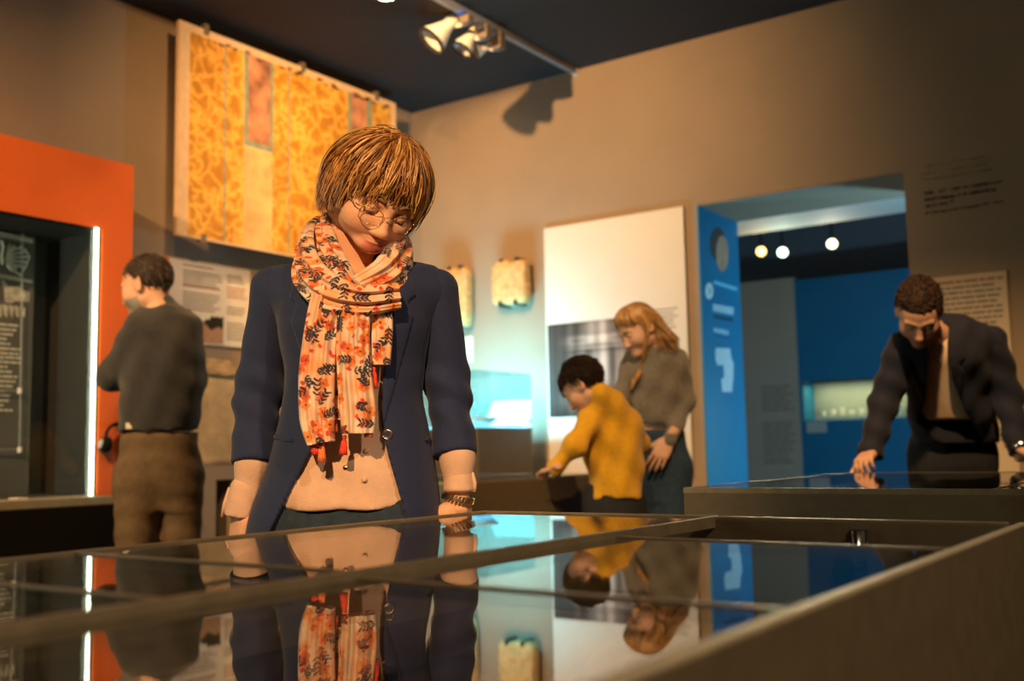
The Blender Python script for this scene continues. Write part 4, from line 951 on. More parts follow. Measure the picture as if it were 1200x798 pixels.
for px, py in ((429, 528), (427, 562), (405, 548)):
    Z = trace(F, px, py, 1.8, 2.0); q = P(px, py, Z-.001); p.mb('button', MB().lathe([(0, -.003), (.004, -.003), (.005, -.001), (.005, .002)], q, (0, 1, 0), 12), GOLD if px == 405 else BLOUSE, parent=bo)
# trousers, shoes
hx = P(408, 600, 2.0)[0]
legs(p, [(hx-.085, 2.0, .86), (hx+.085, 2.0, .86)], [(hx-.095, 2.0, .48), (hx+.085, 2.0, .48)], [(hx-.10, 2.03, .08), (hx+.09, 2.03, .08)], (.083, .062, .05), DENIM, 'jeans', .008,
     secs=[(.80, hx, 2.0, .158, .105), (.90, hx, 2.0, .150, .104), (.955, hx, 2.0, .140, .098)])
for sx in (-.1, .09): shoe(p, (hx+sx, 2.03), (sx*.6, -1), SHOE, .25)
# blazer
F = Field((-.52, 1.8, .80), (.15, 2.22, 1.45), .0045)
F.loft(secs_px([(322, 417, 80, .085, .005), (345, 417, 92, .108, 0), (390, 417, 90, .124, 0), (430, 416, 82, .114, 0), (458, 416, 79, .106, 0), (500, 414, 86, .108, 0), (560, 410, 100, .122, 0), (605, 407, 110, .13, 0), (636, 405, 115, .134, 0)], 2.0, S2), .03)
F.cone(P(392, 318, 2.03), P(330, 340, 2.015), .045, .042, .05).cone(P(440, 318, 2.03), P(505, 343, 2.015), .045, .042, .05)
F.wobble(lambda x, y, z: .0022*np.sin(x*30+z*22)*np.clip((1.2-z)/.2, 0, 1)+.0016*np.sin(z*60-x*30)*np.exp(-((z-1.13)/.06)**2))
openp = [(372, 286), (384, 350), (388, 430), (384, 490), (366, 527), (332, 592), (302, 650), (302, 680), (490, 680), (483, 640), (476, 607), (455, 535), (447, 500), (447, 470), (452, 400), (460, 330), (468, 286)]
lapR = [(466, 292), (482, 316), (487, 346), (478, 353), (484, 372), (463, 452), (449, 502), (440, 470), (445, 400), (452, 330)]
lapL = [(366, 292), (347, 318), (338, 350), (348, 356), (340, 376), (366, 452), (384, 494), (394, 430), (388, 350)]
ov = [overlay(F, pg, S2, 1.985, .0045) for pg in (lapR, lapL)]
wl_ = [overlay(F, pg, S2, 1.985, .003) for pg in ([(317, 507), (343, 514), (342, 520), (316, 513)], [(497, 512), (520, 506), (520, 512), (498, 518)])]
F.cutpoly(openp, S2, 1.985)
for o_ in ov: o_.cutpoly(openp, S2, 1.985)
tor = F.mesh(1)
elb = lambda zc: (lambda x, y, z: .0042*np.sin(z*95+x*40+y*30)*np.exp(-((z-zc)/.06)**2)+.0015*np.sin(z*40+x*60))
zel = P(303, 470, 2.03)[2]
s1 = sleeve(p, PP((322, 339, 2.012), (304, 455, 2.03), (297, 544, 1.99)), (.046, .043, .0405), None, 'sleeve', .0045, elb(zel), .045)
s2 = sleeve(p, PP((511, 341, 2.012), (525, 455, 2.03), (533, 534, 1.99)), (.045, .041, .0385), None, 'sleeve', .0045, elb(zel), .045)
jo = p.put('blazer', *join(tor, s1, s2), NAVY)
for o_ in ov: p.put('lapel', *o_.mesh(1), NAVY, parent=jo)
for o_ in wl_: p.put('pocket_welt', *o_.mesh(1), NAVY, parent=jo)
Z = trace(F, 457, 509, 1.75, 2.0); q = P(454.5, 509, Z-.002)
p.mb('button', MB().lathe([(0, -.002), (.004, -.002), (.006, -.004), (.0085, -.003), (.009, 0), (.009, .004)], q, (.1, 1, 0), 20), mat('horn_button', rgb(70, 60, 60), .3), parent=jo)
p.mb('button_rim', MB().lathe([(.0075, -.0035), (.0085, -.0045), (.0095, -.003), (.0095, 0)], q, (.1, 1, 0), 20), mat('silver', rgb(220, 210, 200), .25, metal=1), parent=jo)
# bracelet
q = P(537, 584, 1.987); ax_ = np.array([.22, 0, 1.]); ax_ /= np.linalg.norm(ax_); u_ = np.cross(ax_, [0, 1, 0]); u_ /= np.linalg.norm(u_); w_ = np.cross(ax_, u_); mbq = MB()
for k in range(26):
    an = 2*math.pi*k/26; o_ = q+(u_*.0285*math.cos(an)+w_*.026*math.sin(an)); t_ = (-u_*math.sin(an)+w_*math.cos(an)); n_ = (u_*math.cos(an)+w_*math.sin(an))
    a1 = ax_*.0055+t_*.0018; b1 = t_*.0026
    mbq.prism([o_-a1-b1, o_-a1+b1, o_+a1+b1, o_+a1-b1], n_*.003)
p.mb('bracelet', mbq, mat('bracelet_metal', rgb(190, 178, 150), .3, metal=1), False, label='linked metal bracelet')
# glasses
gl = MB(); gb = p.mb('glasses', MB().tube([(-.009, -.112, -.004), (-.005, -.1155, .0), (.005, -.1155, .0), (.009, -.112, -.004)], .0012, 6), GOLD, Rm=wR*ws, c=wc, label='thin gold rimmed glasses')
lens = glass('lens_glass')
for sx in (-1, 1):
    rim = []
    for an in np.linspace(0, 2*math.pi, 33):
        cx_, cz_ = math.cos(an), math.sin(an); k = 1/(abs(cx_)**3+abs(cz_)**3)**(1/3.)*.96
        rim.append((sx*.0335+.0235*cx_*k, -.109+.016*((sx*.0335+.0235*cx_*k)/.06)**2, -.011+.0175*cz_*k))
    p.mb('rim', MB().tube(rim, .0009, 6), GOLD, Rm=wR*ws, c=wc, parent=gb)
    p.mb('lens', MB().add(rim[:-1], [tuple(range(32))]), lens, Rm=wR*ws, c=wc, parent=gb)
    p.mb('temple', MB().tube([(sx*.060, -.094, -.002), (sx*.072, -.084, .0), (sx*.080, -.03, .004), (sx*.081, .005, .004)], .0013, 6), GOLD, Rm=wR*ws, c=wc, parent=gb)
# hair: layered bob
def bob_paths(n, rad, cen, zend, seed, sweep=.03, wave=.006, segs=15, flip=.012, whorl=(.0, .02), s0max=.6):
    rg = np.random.default_rng(seed); out = []
    for i in range(n):
        az = rg.uniform(-math.pi, math.pi); front = abs(az)                      # az = 0 faces forwards (-y)
        ze = zend(front)+rg.normal()*.012; lay = 1-abs(rg.normal())*.055; s0 = rg.uniform(0, s0max)*rg.uniform(0, 1); ph = rg.uniform(0, 6.28)
        th_drop = math.pi/2; drop = max(0., cen[2]-ze)
        s_end = th_drop if ze < cen[2] else math.acos(min(1, (ze-cen[2])/rad[2]))
        L1 = s_end; L2 = drop/.1
        ss = np.linspace(s0*L1, L1+L2, segs); a = np.minimum(ss, L1); d = np.maximum(ss-L1, 0)*.1
        wv = wave*np.sin(ss*4.2+ph)*np.clip(ss-.3, 0, 1); tt = (ss/(L1+L2))
        az2 = az+wv*4*np.sign(rg.normal()) + .12*np.sin(ph)*tt
        k = lay*(1-.16*(d/.09)**2+flip*7*(np.clip(tt-.8, 0, 1))**1.5*rg.uniform(-.3, 1))
        r_ = np.sin(a)*k
        x = cen[0]+rad[0]*r_*np.sin(az2)+whorl[0]*np.cos(a); y = cen[1]-rad[1]*r_*np.cos(az2)+whorl[1]*np.cos(a); z = cen[2]+rad[2]*np.cos(a)*(.94+.06*lay)-d
        f = max(0, 1-front/.9); x = x+sweep*f*tt**2*rg.uniform(.4, 1.3)
        out.append(np.stack([x, y, z], 1)+np.outer(tt**2, rg.normal(size=3)*.004))
    return out
zend = lambda f: np.interp(f, [0, .45, .75, 1.0, 1.35, 2.2, 3.15], [.036, .030, .012, -.02, -.045, -.06, -.075])
paths = bob_paths(300, (.102, .120, .113), (0, .02, .018), zend, 3, sweep=-.022, whorl=(0, -.012), wave=.012, flip=.02)
paths += bob_paths(260, (.099, .117, .110), (0, .02, .018), zend, 13, sweep=.02, whorl=(0, -.012), wave=.014, flip=.03, s0max=.9)
pal = [rgb(172, 118, 60)[:3], rgb(194, 138, 74)[:3], rgb(132, 84, 42)[:3], rgb(218, 170, 104)[:3], rgb(156, 104, 52)[:3]]
cl = hair_colours(len(paths), pal); kids, kc = [], []
for a, c_ in zip(paths, cl):
    m_ = len(a); tt = np.linspace(0, 1, m_)[:, None]
    for _ in range(8):
        off = RNG.normal(size=3)*np.array([.007, .007, .0035]); kids.append(a+off*(1.1-.75*tt**1.5)+np.sin(tt*9+RNG.uniform(0, 6))*RNG.normal(size=3)*.0014); kc.append(c_*RNG.uniform(.7, 1.35))
S = strands(kids, .0016, .0004, kc, 3)
F = Field((-.13, -.14, -.10), (.13, .15, .15), .0045); F.ell((0, .014, .022), (.091, .107, .102), .01).ell((0, .03, -.03), (.088, .085, .06), .03)
x, y, z = np.meshgrid(*F.ax, indexing='ij'); F.F = np.maximum(F.F, np.minimum(.052-z, -.05-y+(.03-z).clip(0, 1)*-.35+0*x)); cap = F.mesh(1)
V2, Q2 = join(cap, (S[0], S[1])); p.put('hair', V2*ws@wR.T+wc, Q2, HAIR, colr=np.concatenate([np.tile(np.array(pal[2]), (len(cap[0]), 1)), S[2]]), label='layered copper blonde bob')
# scarf
def crom(pts, n):
    pts = np.asarray(pts, float); q = np.vstack([2*pts[0]-pts[1], pts, 2*pts[-1]-pts[-2]]); m_ = len(pts)-1; out = []
    for t in np.linspace(0, m_, n):
        i = min(int(t), m_-1); f = t-i; a, b, c, d = q[i:i+4]
        out.append(.5*((2*b)+(-a+c)*f+(2*a-5*b+4*c-d)*f*f+(-a+3*b-3*c+d)*f**3))
    return np.array(out)
def floral(s_, t_, seed):
    rg = np.random.default_rng(seed); n = len(s_); c = np.tile(np.array(rgb(232, 208, 184)[:3]), (n, 1)); s0, s1, t0, t1 = s_.min(), s_.max(), t_.min(), t_.max()
    A = max((s1-s0)*(t1-t0), 1e-4)
    def soft(cs, ct, r_, colr, k): w_ = k*np.exp(-((s_-cs)**2+(t_-ct)**2)/r_**2); c[:] = c*(1-w_[:, None])+np.array(colr)*w_[:, None]
    def ellp(cs, ct, a, b, an, colr):
        ds, dt = s_-cs, t_-ct; u = ds*math.cos(an)+dt*math.sin(an); v = -ds*math.sin(an)+dt*math.cos(an); m_ = (u/a)**2+(v/b)**2 < 1; c[m_] = colr
    rnd = lambda: (rg.uniform(s0, s1), rg.uniform(t0, t1))
    for _ in range(int(A*2000)+2): soft(*rnd(), rg.uniform(.008, .018), rgb(238, 160, 100)[:3], .6)
    for _ in range(int(A*900)+1): soft(*rnd(), rg.uniform(.006, .014), rgb(170, 150, 140)[:3], .35)
    for _ in range(int(A*800)+2):
        a, b = rnd(); cl = rgb(*[(226, 118, 44), (232, 140, 66), (214, 96, 40)][rg.integers(3)])[:3]
        for k in range(5): ellp(a+.006*math.cos(k*1.257), b+.006*math.sin(k*1.257), .0052, .0042, k*1.257, cl)
        ellp(a, b, .0025, .0025, 0, rgb(120, 60, 40)[:3])
    for _ in range(int(A*1200)+2): ellp(*rnd(), .005, .0035, rg.uniform(0, 3), rgb(208, 62, 36)[:3])
    for _ in range(int(A*620)+2):
        a, b = rnd(); an = rg.uniform(0, 6.28); L_ = rg.uniform(.022, .036); nv = np.array(rgb(34, 32, 52)[:3]); ellp(a, b, L_/2, .0009, an, nv)
        for k in range(4):
            f = -L_/2+L_*(k+.6)/4
            for sg in (-1, 1): ellp(a+f*math.cos(an)+.0052*math.cos(an+sg*.9), b+f*math.sin(an)+.0052*math.sin(an+sg*.9), .0054, .0020, an+sg*.75, nv)
    m_ = rg.random(n) < .004; c[m_] = rgb(250, 214, 130)[:3]
    return c
SCARF = mat_attr('scarf_voile', .75, bump=.2, bscale=500, sheen=.2)
nc = np.array([*P(420, 300, 2.03)])
def band(pts, wpx, dep, seed, front=0., ripple=.004, freq=9, nv=None, twist=0):
    C_ = crom(PP(*pts), 160); L_ = np.r_[0, np.cumsum(np.linalg.norm(np.diff(C_, axis=0), axis=1))]; n = max(40, int(L_[-1]/.0013)); C_ = crom(PP(*pts), n); L_ = np.r_[0, np.cumsum(np.linalg.norm(np.diff(C_, axis=0), axis=1))]
    Wd = np.interp(np.linspace(0, 1, n), np.linspace(0, 1, len(wpx)), wpx)/S2/2
    t = np.gradient(C_, axis=0); t /= np.linalg.norm(t, axis=1)[:, None]
    nr = C_-nc; nr[:, 2] *= .25; nr /= np.linalg.norm(nr, axis=1)[:, None]; nr = nr*(1-front)+np.array([0, -1., 0])*front
    nr -= t*(nr*t).sum(1)[:, None]; nr /= np.linalg.norm(nr, axis=1)[:, None]; w_ = np.cross(t, nr)
    nf = int(max(Wd)*2/.0013); th = np.r_[np.linspace(0, math.pi, nf), np.linspace(math.pi, 2*math.pi, 16)[1:-1]]; u = np.cos(th); v = np.sin(th)
    rg = np.random.default_rng(seed+100); ph = rg.uniform(0, 6, 3); tt = np.linspace(0, 1, n)[:, None]
    fold = ripple*(np.sin(u*freq+ph[0]+tt*2.2)+.6*np.sin(u*freq*1.9+ph[1]-tt*3))*(1-u**6)*(v > 0)
    D = np.where(v > 0, dep*np.abs(v)**.6, -.25*dep*np.abs(v)**.6)[None, :]+fold
    V_ = C_[:, None, :]+w_[:, None, :]*(Wd[:, None]*u[None, :])[..., None]+nr[:, None, :]*D[..., None]
    m_ = len(th); i = np.arange(n-1)[:, None]; k = np.arange(m_)[None, :]; k2 = (k+1) % m_
    Q = np.stack([i*m_+k, i*m_+k2, (i+1)*m_+k2, (i+1)*m_+k], -1).reshape(-1, 4)
    colr = floral((L_[:, None]+0*u[None, :]).ravel(), (Wd[:, None]*u[None, :]*1.15).ravel(), seed)
    # end caps as fans
    base = len(V_.reshape(-1, 3)); V2 = np.vstack([V_.reshape(-1, 3), V_[0].mean(0), V_[-1].mean(0)]); kk = np.arange(m_)
    c1 = np.stack([np.full(m_, base), (kk+1) % m_, kk, kk], 1); c2 = np.stack([np.full(m_, base+1), (n-1)*m_+kk, (n-1)*m_+(kk+1) % m_, (n-1)*m_+(kk+1) % m_], 1)
    return V2, Q, np.vstack([colr, colr[:2]]), (c1[:, :3], c2[:, :3])
bands = [
    dict(pts=[(415, 268, 2.12), (378, 268, 2.06), (362, 290, 1.98), (362, 318, 1.905), (384, 342, 1.862), (424, 352, 1.850), (466, 347, 1.872)], wpx=[30, 34, 40, 44, 44, 32, 30], dep=.020, seed=1),
    dict(pts=[(420, 262, 2.11), (388, 262, 2.04), (383, 285, 1.965), (392, 312, 1.91), (408, 338, 1.885)], wpx=[28, 30, 34, 36, 30], dep=.018, seed=2),
    dict(pts=[(420, 262, 2.11), (456, 268, 2.05), (468, 292, 1.975), (455, 320, 1.905), (420, 340, 1.872)], wpx=[30, 36, 44, 44, 32], dep=.019, seed=3),
    dict(pts=[(388, 340, 1.872), (378, 385, 1.862), (372, 440, 1.860), (372, 490, 1.858), (377, 520, 1.856)], wpx=[40, 38, 40, 38, 30], dep=.024, seed=4, front=1., ripple=.0045, freq=8),
    dict(pts=[(418, 342, 1.868), (414, 390, 1.858), (416, 440, 1.856), (420, 480, 1.855), (420, 508, 1.855)], wpx=[38, 36, 38, 40, 36], dep=.024, seed=5, front=1., ripple=.0045, freq=8),
    dict(pts=[(448, 345, 1.878), (448, 385, 1.874), (446, 428, 1.874)], wpx=[22, 24, 22], dep=.012, seed=6, front=1., ripple=.002, freq=5),
    dict(pts=[(396, 350, 1.885), (396, 420, 1.88), (394, 492, 1.878)], wpx=[30, 26, 20], dep=.006, seed=7, front=1., ripple=.002, freq=5),
]
so = None
for nm, b in zip(('neck_loop', 'neck_loop', 'neck_loop', 'scarf_tail', 'scarf_tail', 'scarf_tail', 'scarf_tail'), bands):
    V_, Q, C_, caps = band(**b)
    if so is None: so = p.put('scarf', V_, [tuple(q) for q in Q]+[tuple(q) for c_ in caps for q in c_], SCARF, colr=C_, label='cream floral scarf with red tassels')
    else: p.put(nm, V_, [tuple(q) for q in Q]+[tuple(q) for c_ in caps for q in c_], SCARF, colr=C_, parent=so)
RED = mat('tassel_red', rgb(226, 66, 44), .8, var=.25, vscale=200); ORG = mat('tassel_orange', rgb(236, 120, 62), .8, var=.25, vscale=200)
for (xa, ya, xb, yb, Z, mm) in ((361, 512, 371, 532, 1.852, RED), (377, 516, 377, 541, 1.848, ORG), (404, 510, 402, 533, 1.848, RED), (430, 490, 432, 512, 1.848, ORG), (392, 492, 391, 507, 1.868, ORG), (438, 430, 438, 455, 1.868, RED), (366, 512, 379, 520, 1.85, RED)):
    a, b = P(xa, ya, Z), P(xb, yb, Z); d = b-a; L_ = np.linalg.norm(d)
    tb = MB().lathe([(0, 0), (.0035, .001), (.004, .004), (.0028, .007), (.0045, .011), (.0068, L_*.8), (.0072, L_), (0, L_*.96)], a, d, 12)
    for k in range(10):
        an = k*.628; tb.tube([a+d*.3+np.array([math.cos(an), math.sin(an), 0])*.004, b+np.array([math.cos(an), math.sin(an), RNG.normal()*.2])*.007], .0012, 4)
    p.mb('tassel', tb, mm, parent=so)

# ------------------------------------------------------------------ man with folded arms at the left
SWEAT = mat('charcoal_sweater', rgb(50, 47, 46), .95, var=.15, vscale=60, bump=.5, bscale=250, sheen=.2)
CORD = mat('brown_trousers', rgb(104, 82, 56), .9, var=.15, vscale=30, bump=.3, bscale=120)
def bounds(pts, m_=.3): pts = np.array(pts); return pts.min(0)-m_, pts.max(0)+m_
ZM, SM = 4.25, FPX/4.25
p = Person(188, ZM, 'man in charcoal sweater and brown trousers standing with folded arms by the orange showcase')
p.skin = (.60, .34, .22); mc = P(172, 335, ZM-.02); mR = rotm(-104, 14, 0); ms = 1.0
hv, hq = head_mesh(.005); hc = skin_cols(hv, p.skin, (.45, .18, .14))
bd = (hv[:, 2] < -.05) & (hv[:, 1] < -.01); hc[bd] = rgb(150, 140, 128)[:3]
nk = mc+mR@np.array([0, .03, -.12]); lo, hi = (-2.0, 3.85, .6), (-.9, 4.7, 1.75)
F = Field(lo, hi, .011).cone(nk, P(190, 368, ZM), .058, .065, .03).loft(secs_px([(372, 190, 30, .10, 0), (430, 189, 40, .12, 0), (505, 187, 38, .12, 0)], ZM, SM), .03)
hnd = place_hand(P(168, 446, ZM+.02), P(150, 434, ZM-.10), (-.5, -.8, .3), False, (.3, .35, .3), h=.006)
bv, bq = join((hv*ms@mR.T+mc, hq), F.mesh(1), hnd); p.put('body', bv, bq, SKIN, colr=np.vstack([hc, np.tile(p.skin, (len(bv)-len(hv), 1))]))
add_face(p, None, mR, mc, ms, mat('brow_dark', rgb(60, 48, 40), .8))
F = Field(lo, hi, .009)
F.loft(secs_px([(362, 192, 26, .10, 0), (372, 191, 38, .13, 0), (392, 190, 45, .15, 0), (425, 190, 47, .16, 0), (465, 189, 46, .155, 0), (492, 187, 45, .15, 0), (505, 187, 44, .145, 0)], ZM, SM), .04)
F.cone(P(190, 366, ZM), P(187, 357, ZM-.01), .070, .058, .03)
F.chain(PP((164, 388, ZM-.10), (129, 441, ZM-.02), (160, 446, ZM+.12)), (.068, .052, .048), .03)
F.chain(PP((214, 384, ZM+.06), (224, 440, ZM+.10), (190, 445, ZM+.22)), (.068, .056, .048), .04)
F.chain(PP((190, 452, ZM+.22), (150, 444, ZM+.02), (140, 438, ZM-.06)), (.045, .042, .036), .02)
F.wobble(lambda x, y, z: .004*np.sin(z*48+x*30)+.003*np.sin(x*55-z*20))
p.field('sweater', F, SWEAT)
hx, hy = P(187, 520, ZM)[0], ZM
legs(p, [(hx-.078, hy-.03, .92), (hx+.078, hy+.03, .92)], [(hx-.078, hy-.04, .50), (hx+.085, hy+.04, .50)], [(hx-.075, hy-.02, .08), (hx+.09, hy+.05, .08)], (.090, .070, .066), CORD, 'trousers', .010,
     secs=[(.80, hx, hy, .10, .06), (.86, hx, hy, .14, .09), (.93, hx, hy, .155, .118), (1.10, hx, hy, .148, .13)], wobble=lambda x, y, z: .005*np.sin(z*34+x*8)*np.clip((.7-z)/.3, .15, 1)+.002*np.sin(z*70+y*30))
for sx in (-.06, .085): shoe(p, (hx+sx, hy+.02), (-.9, .35), SHOE, .28)
short_hair(p, mR, mc, ms, [rgb(52, 42, 36)[:3], rgb(70, 60, 52)[:3], rgb(96, 88, 80)[:3]], 600, .028, .055, -.02, -.07)
q = P(151, 499, ZM-.13); p.mb('garment_tag', MB().box(q-[.012, .002, .012], q+[.012, .004, .012]), M['cream'], False)

# ------------------------------------------------------------------ boy in yellow
MUST = mat('mustard_sweater', rgb(206, 154, 16), .95, var=.10, vscale=60, bump=.4, bscale=250, sheen=.2)
ZB, SB = 4.3, FPX/4.3
p = Person(722, ZB, 'boy in mustard sweater leaning over the display table')
p.skin = (.66, .38, .26); bc_ = P(683, 452, ZB-.06); bR = rotm(-112, 42, 0); bs = .86
hv, hq = head_mesh(.005); hc = skin_cols(hv, p.skin, (.5, .2, .16)); lo, hi = (-.1, 3.8, .5), (.85, 4.7, 1.5)
nk = bc_+bR@np.array([0, .04, -.10])*bs
F = Field(lo, hi, .010).cone(nk, P(708, 478, ZB-.03), .036, .040, .02).loft(secs_px([(478, 708, 20, .07, 0), (530, 718, 28, .08, 0), (590, 720, 26, .08, 0)], ZB, SB), .03)
wr = P(647, 549, 4.16); tp = P(632, 554, 4.25)
wr[2] = .925; tp[2] = .902
hnd = place_hand(wr, tp, (0, -.05, 1), True, (.15, .25, .2), h=.005, sc=.72, spread=.12)
bv, bq = join((hv*bs@bR.T+bc_, hq), F.mesh(1), hnd); p.put('body', bv, bq, SKIN, colr=np.vstack([hc, np.tile(p.skin, (len(bv)-len(hv), 1))]))
add_face(p, None, bR, bc_, bs, mat('brow_dark2', rgb(50, 38, 30), .8), lids=1)
F = Field(lo, hi, .008)
F.loft(secs_px([(466, 704, 16, .07, -.02), (476, 706, 27, .095, -.01), (495, 712, 36, .115, 0), (520, 718, 37, .12, 0), (550, 721, 33, .115, 0), (583, 720, 31, .11, 0)], ZB, SB), .03)
F.chain(PP((696, 486, ZB-.08), (674, 522, ZB-.15), (650, 548, ZB-.13)), (.050, .041, .033), .03)
F.chain(PP((702, 463, ZB-.09), (712, 474, ZB-.05), (728, 498, ZB+.02)), (.052, .066, .09), .04)
F.chain(PP((738, 498, ZB+.08), (746, 522, ZB+.12), (700, 540, ZB+.2)), (.050, .046, .036), .04)
F.cone(P(700, 468, ZB-.02), P(706, 476, ZB), .052, .06, .03)
F.wobble(lambda x, y, z: .004*np.sin(z*40+x*35)+.003*np.sin(x*70-z*22))
p.field('sweater', F, MUST)
hx, hy = P(720, 590, ZB)[0], ZB
legs(p, [(hx-.055, hy, .78), (hx+.055, hy+.02, .78)], [(hx-.05, hy, .42), (hx+.06, hy+.02, .42)], [(hx-.045, hy+.02, .08), (hx+.065, hy+.04, .08)], (.075, .056, .05), DARKPANT, 'trousers', .009, secs=[(.70, hx, hy, .108, .10), (.86, hx, hy, .105, .10)])
for sx in (-.045, .065): shoe(p, (hx+sx, hy+.03), (-.9, .4), SHOE, .22)
short_hair(p, bR, bc_, bs, [rgb(38, 28, 22)[:3], rgb(54, 40, 30)[:3]], 800, .05, .045, -.015, -.085, r=.002, cap_k=1.06)

# ------------------------------------------------------------------ blonde woman in grey
KNIT = mat('grey_knit', rgb(112, 106, 98), .95, var=.18, vscale=70, bump=.5, bscale=220, sheen=.3)
ZG, SG = 4.75, FPX/4.75
p = Person(772, ZG, 'long-haired blonde woman in grey sweater and jeans standing behind the boy')
p.skin = (.70, .42, .30); gc = P(748, 385, ZG-.08); gR = rotm(-62, 30, -4); gs = .92
hv, hq = head_mesh(.005); hc = skin_cols(hv, p.skin, (.55, .2, .18)); lo, hi = (.3, 4.35, .5), (1.05, 5.1, 1.75)
nk = gc+gR@np.array([0, .03, -.12])*gs
F = Field(lo, hi, .010).cone(nk, P(768, 412, ZG), .046, .055, .02).loft(secs_px([(412, 770, 22, .08, 0), (450, 771, 28, .09, 0), (510, 770, 26, .09, 0)], ZG, SG), .03)
hnd = place_hand(P(783, 517, ZG-.13), P(762, 555, ZG-.16), (-.15, -.95, .15), True, (.2, .3, .25), h=.005, sc=.98, spread=.1, thumb=.7)
bv, bq = join((hv*gs@gR.T+gc, hq), F.mesh(1), hnd); p.put('body', bv, bq, SKIN, colr=np.vstack([hc, np.tile(p.skin, (len(bv)-len(hv), 1))]))
add_face(p, None, gR, gc, gs, mat('brow_blond', rgb(140, 104, 66), .8), lids=1)
F = Field(lo, hi, .008)
F.loft(secs_px([(402, 766, 16, .08, 0), (410, 769, 28, .10, 0), (426, 771, 34, .115, 0), (450, 771, 34, .118, 0), (475, 769, 33, .115, 0), (498, 768, 33, .115, 0)], ZG, SG), .03)
F.chain(PP((793, 420, ZG-.04), (804, 468, ZG+.0), (784, 516, ZG-.12)), (.050, .043, .036), .03)
F.chain(PP((742, 420, ZG+.0), (726, 468, ZG-.05), (705, 495, ZG-.12)), (.050, .043, .036), .03)
F.cone(P(762, 402, ZG-.02), P(768, 408, ZG), .054, .06, .03)
F.wobble(lambda x, y, z: .004*np.sin(z*45+x*25)+.003*np.sin(x*60-z*30))
p.field('sweater', F, KNIT)
hx, hy = P(771, 520, ZG)[0], ZG
legs(p, [(hx-.06, hy, .90), (hx+.06, hy-.02, .90)], [(hx-.07, hy-.02, .48), (hx+.03, hy-.03, .48)], [(hx-.07, hy+.02, .08), (hx+.03, hy+.0, .08)], (.085, .06, .045), mat('blue_denim', rgb(36, 58, 82), .85, var=.3, vscale=60), 'jeans', .009, secs=[(.78, hx, hy, .10, .06), (.86, hx, hy, .13, .09), (.95, hx, hy, .132, .112), (1.08, hx, hy, .12, .11)])
for sx in (-.07, .03): shoe(p, (hx+sx, hy+.01), (-.8, -.4), SHOE, .24)
zl = lambda f: np.interp(f, [0, .35, .8, 1.2, 1.45, 1.7, 3.15], [.085, .075, .055, .03, -.08, -.20, -.24])
pal2 = [rgb(176, 132, 78)[:3], rgb(200, 158, 100)[:3], rgb(150, 108, 60)[:3]]
pth = bob_paths(1300, (.086, .108, .098), (0, .014, .03), zl, 9, sweep=0, wave=.004, flip=0, whorl=(0, -.02))
def drape(a):                                       # long locks hang along gravity, not along the tilted head
    w_ = a*gs@gR.T+gc; d = np.clip(.02-a[:, 2], 0, 1); hang = np.stack([0*d, 0*d, -d*gs], 1); base = a.copy(); base[:, 2] = np.maximum(base[:, 2], .02); wb = base*gs@gR.T+gc
    k = np.clip(d/.08, 0, 1)[:, None]; return w_*(1-k)+(wb+hang)*k
locks = [drape(a) for a in pth]
for _ in range(420):
    th = RNG.uniform(-1.5, 1.5); el_ = RNG.uniform(-.1, 1.1); a0 = np.array([.084*math.sin(th)*math.cos(el_), .014+.104*math.cos(th)*math.cos(el_), .03+.095*math.sin(el_)])*gs@gR.T+gc
    a2 = P(RNG.uniform(770, 797), RNG.uniform(396, 412), ZG+RNG.uniform(-.15, .12)); a1 = P(RNG.uniform(764, 776), RNG.uniform(366, 384), ZG+RNG.uniform(-.15, .06)); tt = np.linspace(0, 1, 10)[:, None]
    locks.append(a0*(1-tt)**2+2*a1*tt*(1-tt)+a2*tt**2)
S = strands(locks, .003, .0012, hair_colours(len(locks), pal2))
F = Field((-.12, -.14, -.12), (.12, .15, .16), .005); F.ell((0, .018, .035), (.082, .1, .092), .01)
x, y, z = np.meshgrid(*F.ax, indexing='ij'); F.F = np.maximum(F.F, np.minimum(.06-z, -.035-y)); cap = F.mesh(1)
V2, Q2 = join((cap[0]*gs@gR.T+gc, cap[1]), (S[0], S[1])); p.put('hair', V2, Q2, HAIR, colr=np.concatenate([np.tile(np.array(pal2[2]), (len(cap[0]), 1)), S[2]]), label='long straight blonde hair')

# ------------------------------------------------------------------ man leaning on the table at the right
ZN, SN = 4.05, FPX/4.05
p = Person(1115, ZN+.3, 'man in navy blazer and cream shirt leaning with both hands on a display table')
p.skin = (.62, .34, .22); nc_ = P(1077, 364, ZN-.16); nR = rotm(-24, 53, 4); ns_ = .98
hv, hq = head_mesh(.005); hc = skin_cols(hv, p.skin, (.45, .18, .14)); wb_ = (np.clip((-.05-hv[:, 2])/.02, 0, 1)*np.clip(-hv[:, 1]/.03, 0, 1)*np.clip((np.abs(hv[:, 2]+.0715)-.004)/.006, .25, 1))[:, None]; hc = hc*(1-.42*wb_)
lo, hi = (1.05, 3.65, .75), (2.3, 4.65, 1.75)
nk = nc_+nR@np.array([0, .03, -.12]); chest = P(1108, 412, ZN+.06); hipc = P(1118, 515, ZN+.3)
F = Field(lo, hi, .010).cone(nk, P(1106, 398, ZN+.06), .055, .062, .03).cone(chest, hipc, .07, .07, .03)
F.chain(PP((1056, 408, ZN+.0), (1037, 468, ZN+.04), (1020, 532, ZN-.0)), (.045, .038, .028), .02).chain(PP((1160, 400, ZN+.02), (1180, 462, ZN+.06), (1196, 534, ZN-.0)), (.045, .038, .028), .02)
w1 = P(1019, 533, ZN-.01); w2 = P(1197, 533, ZN-.02); w1[2] = w2[2] = .965
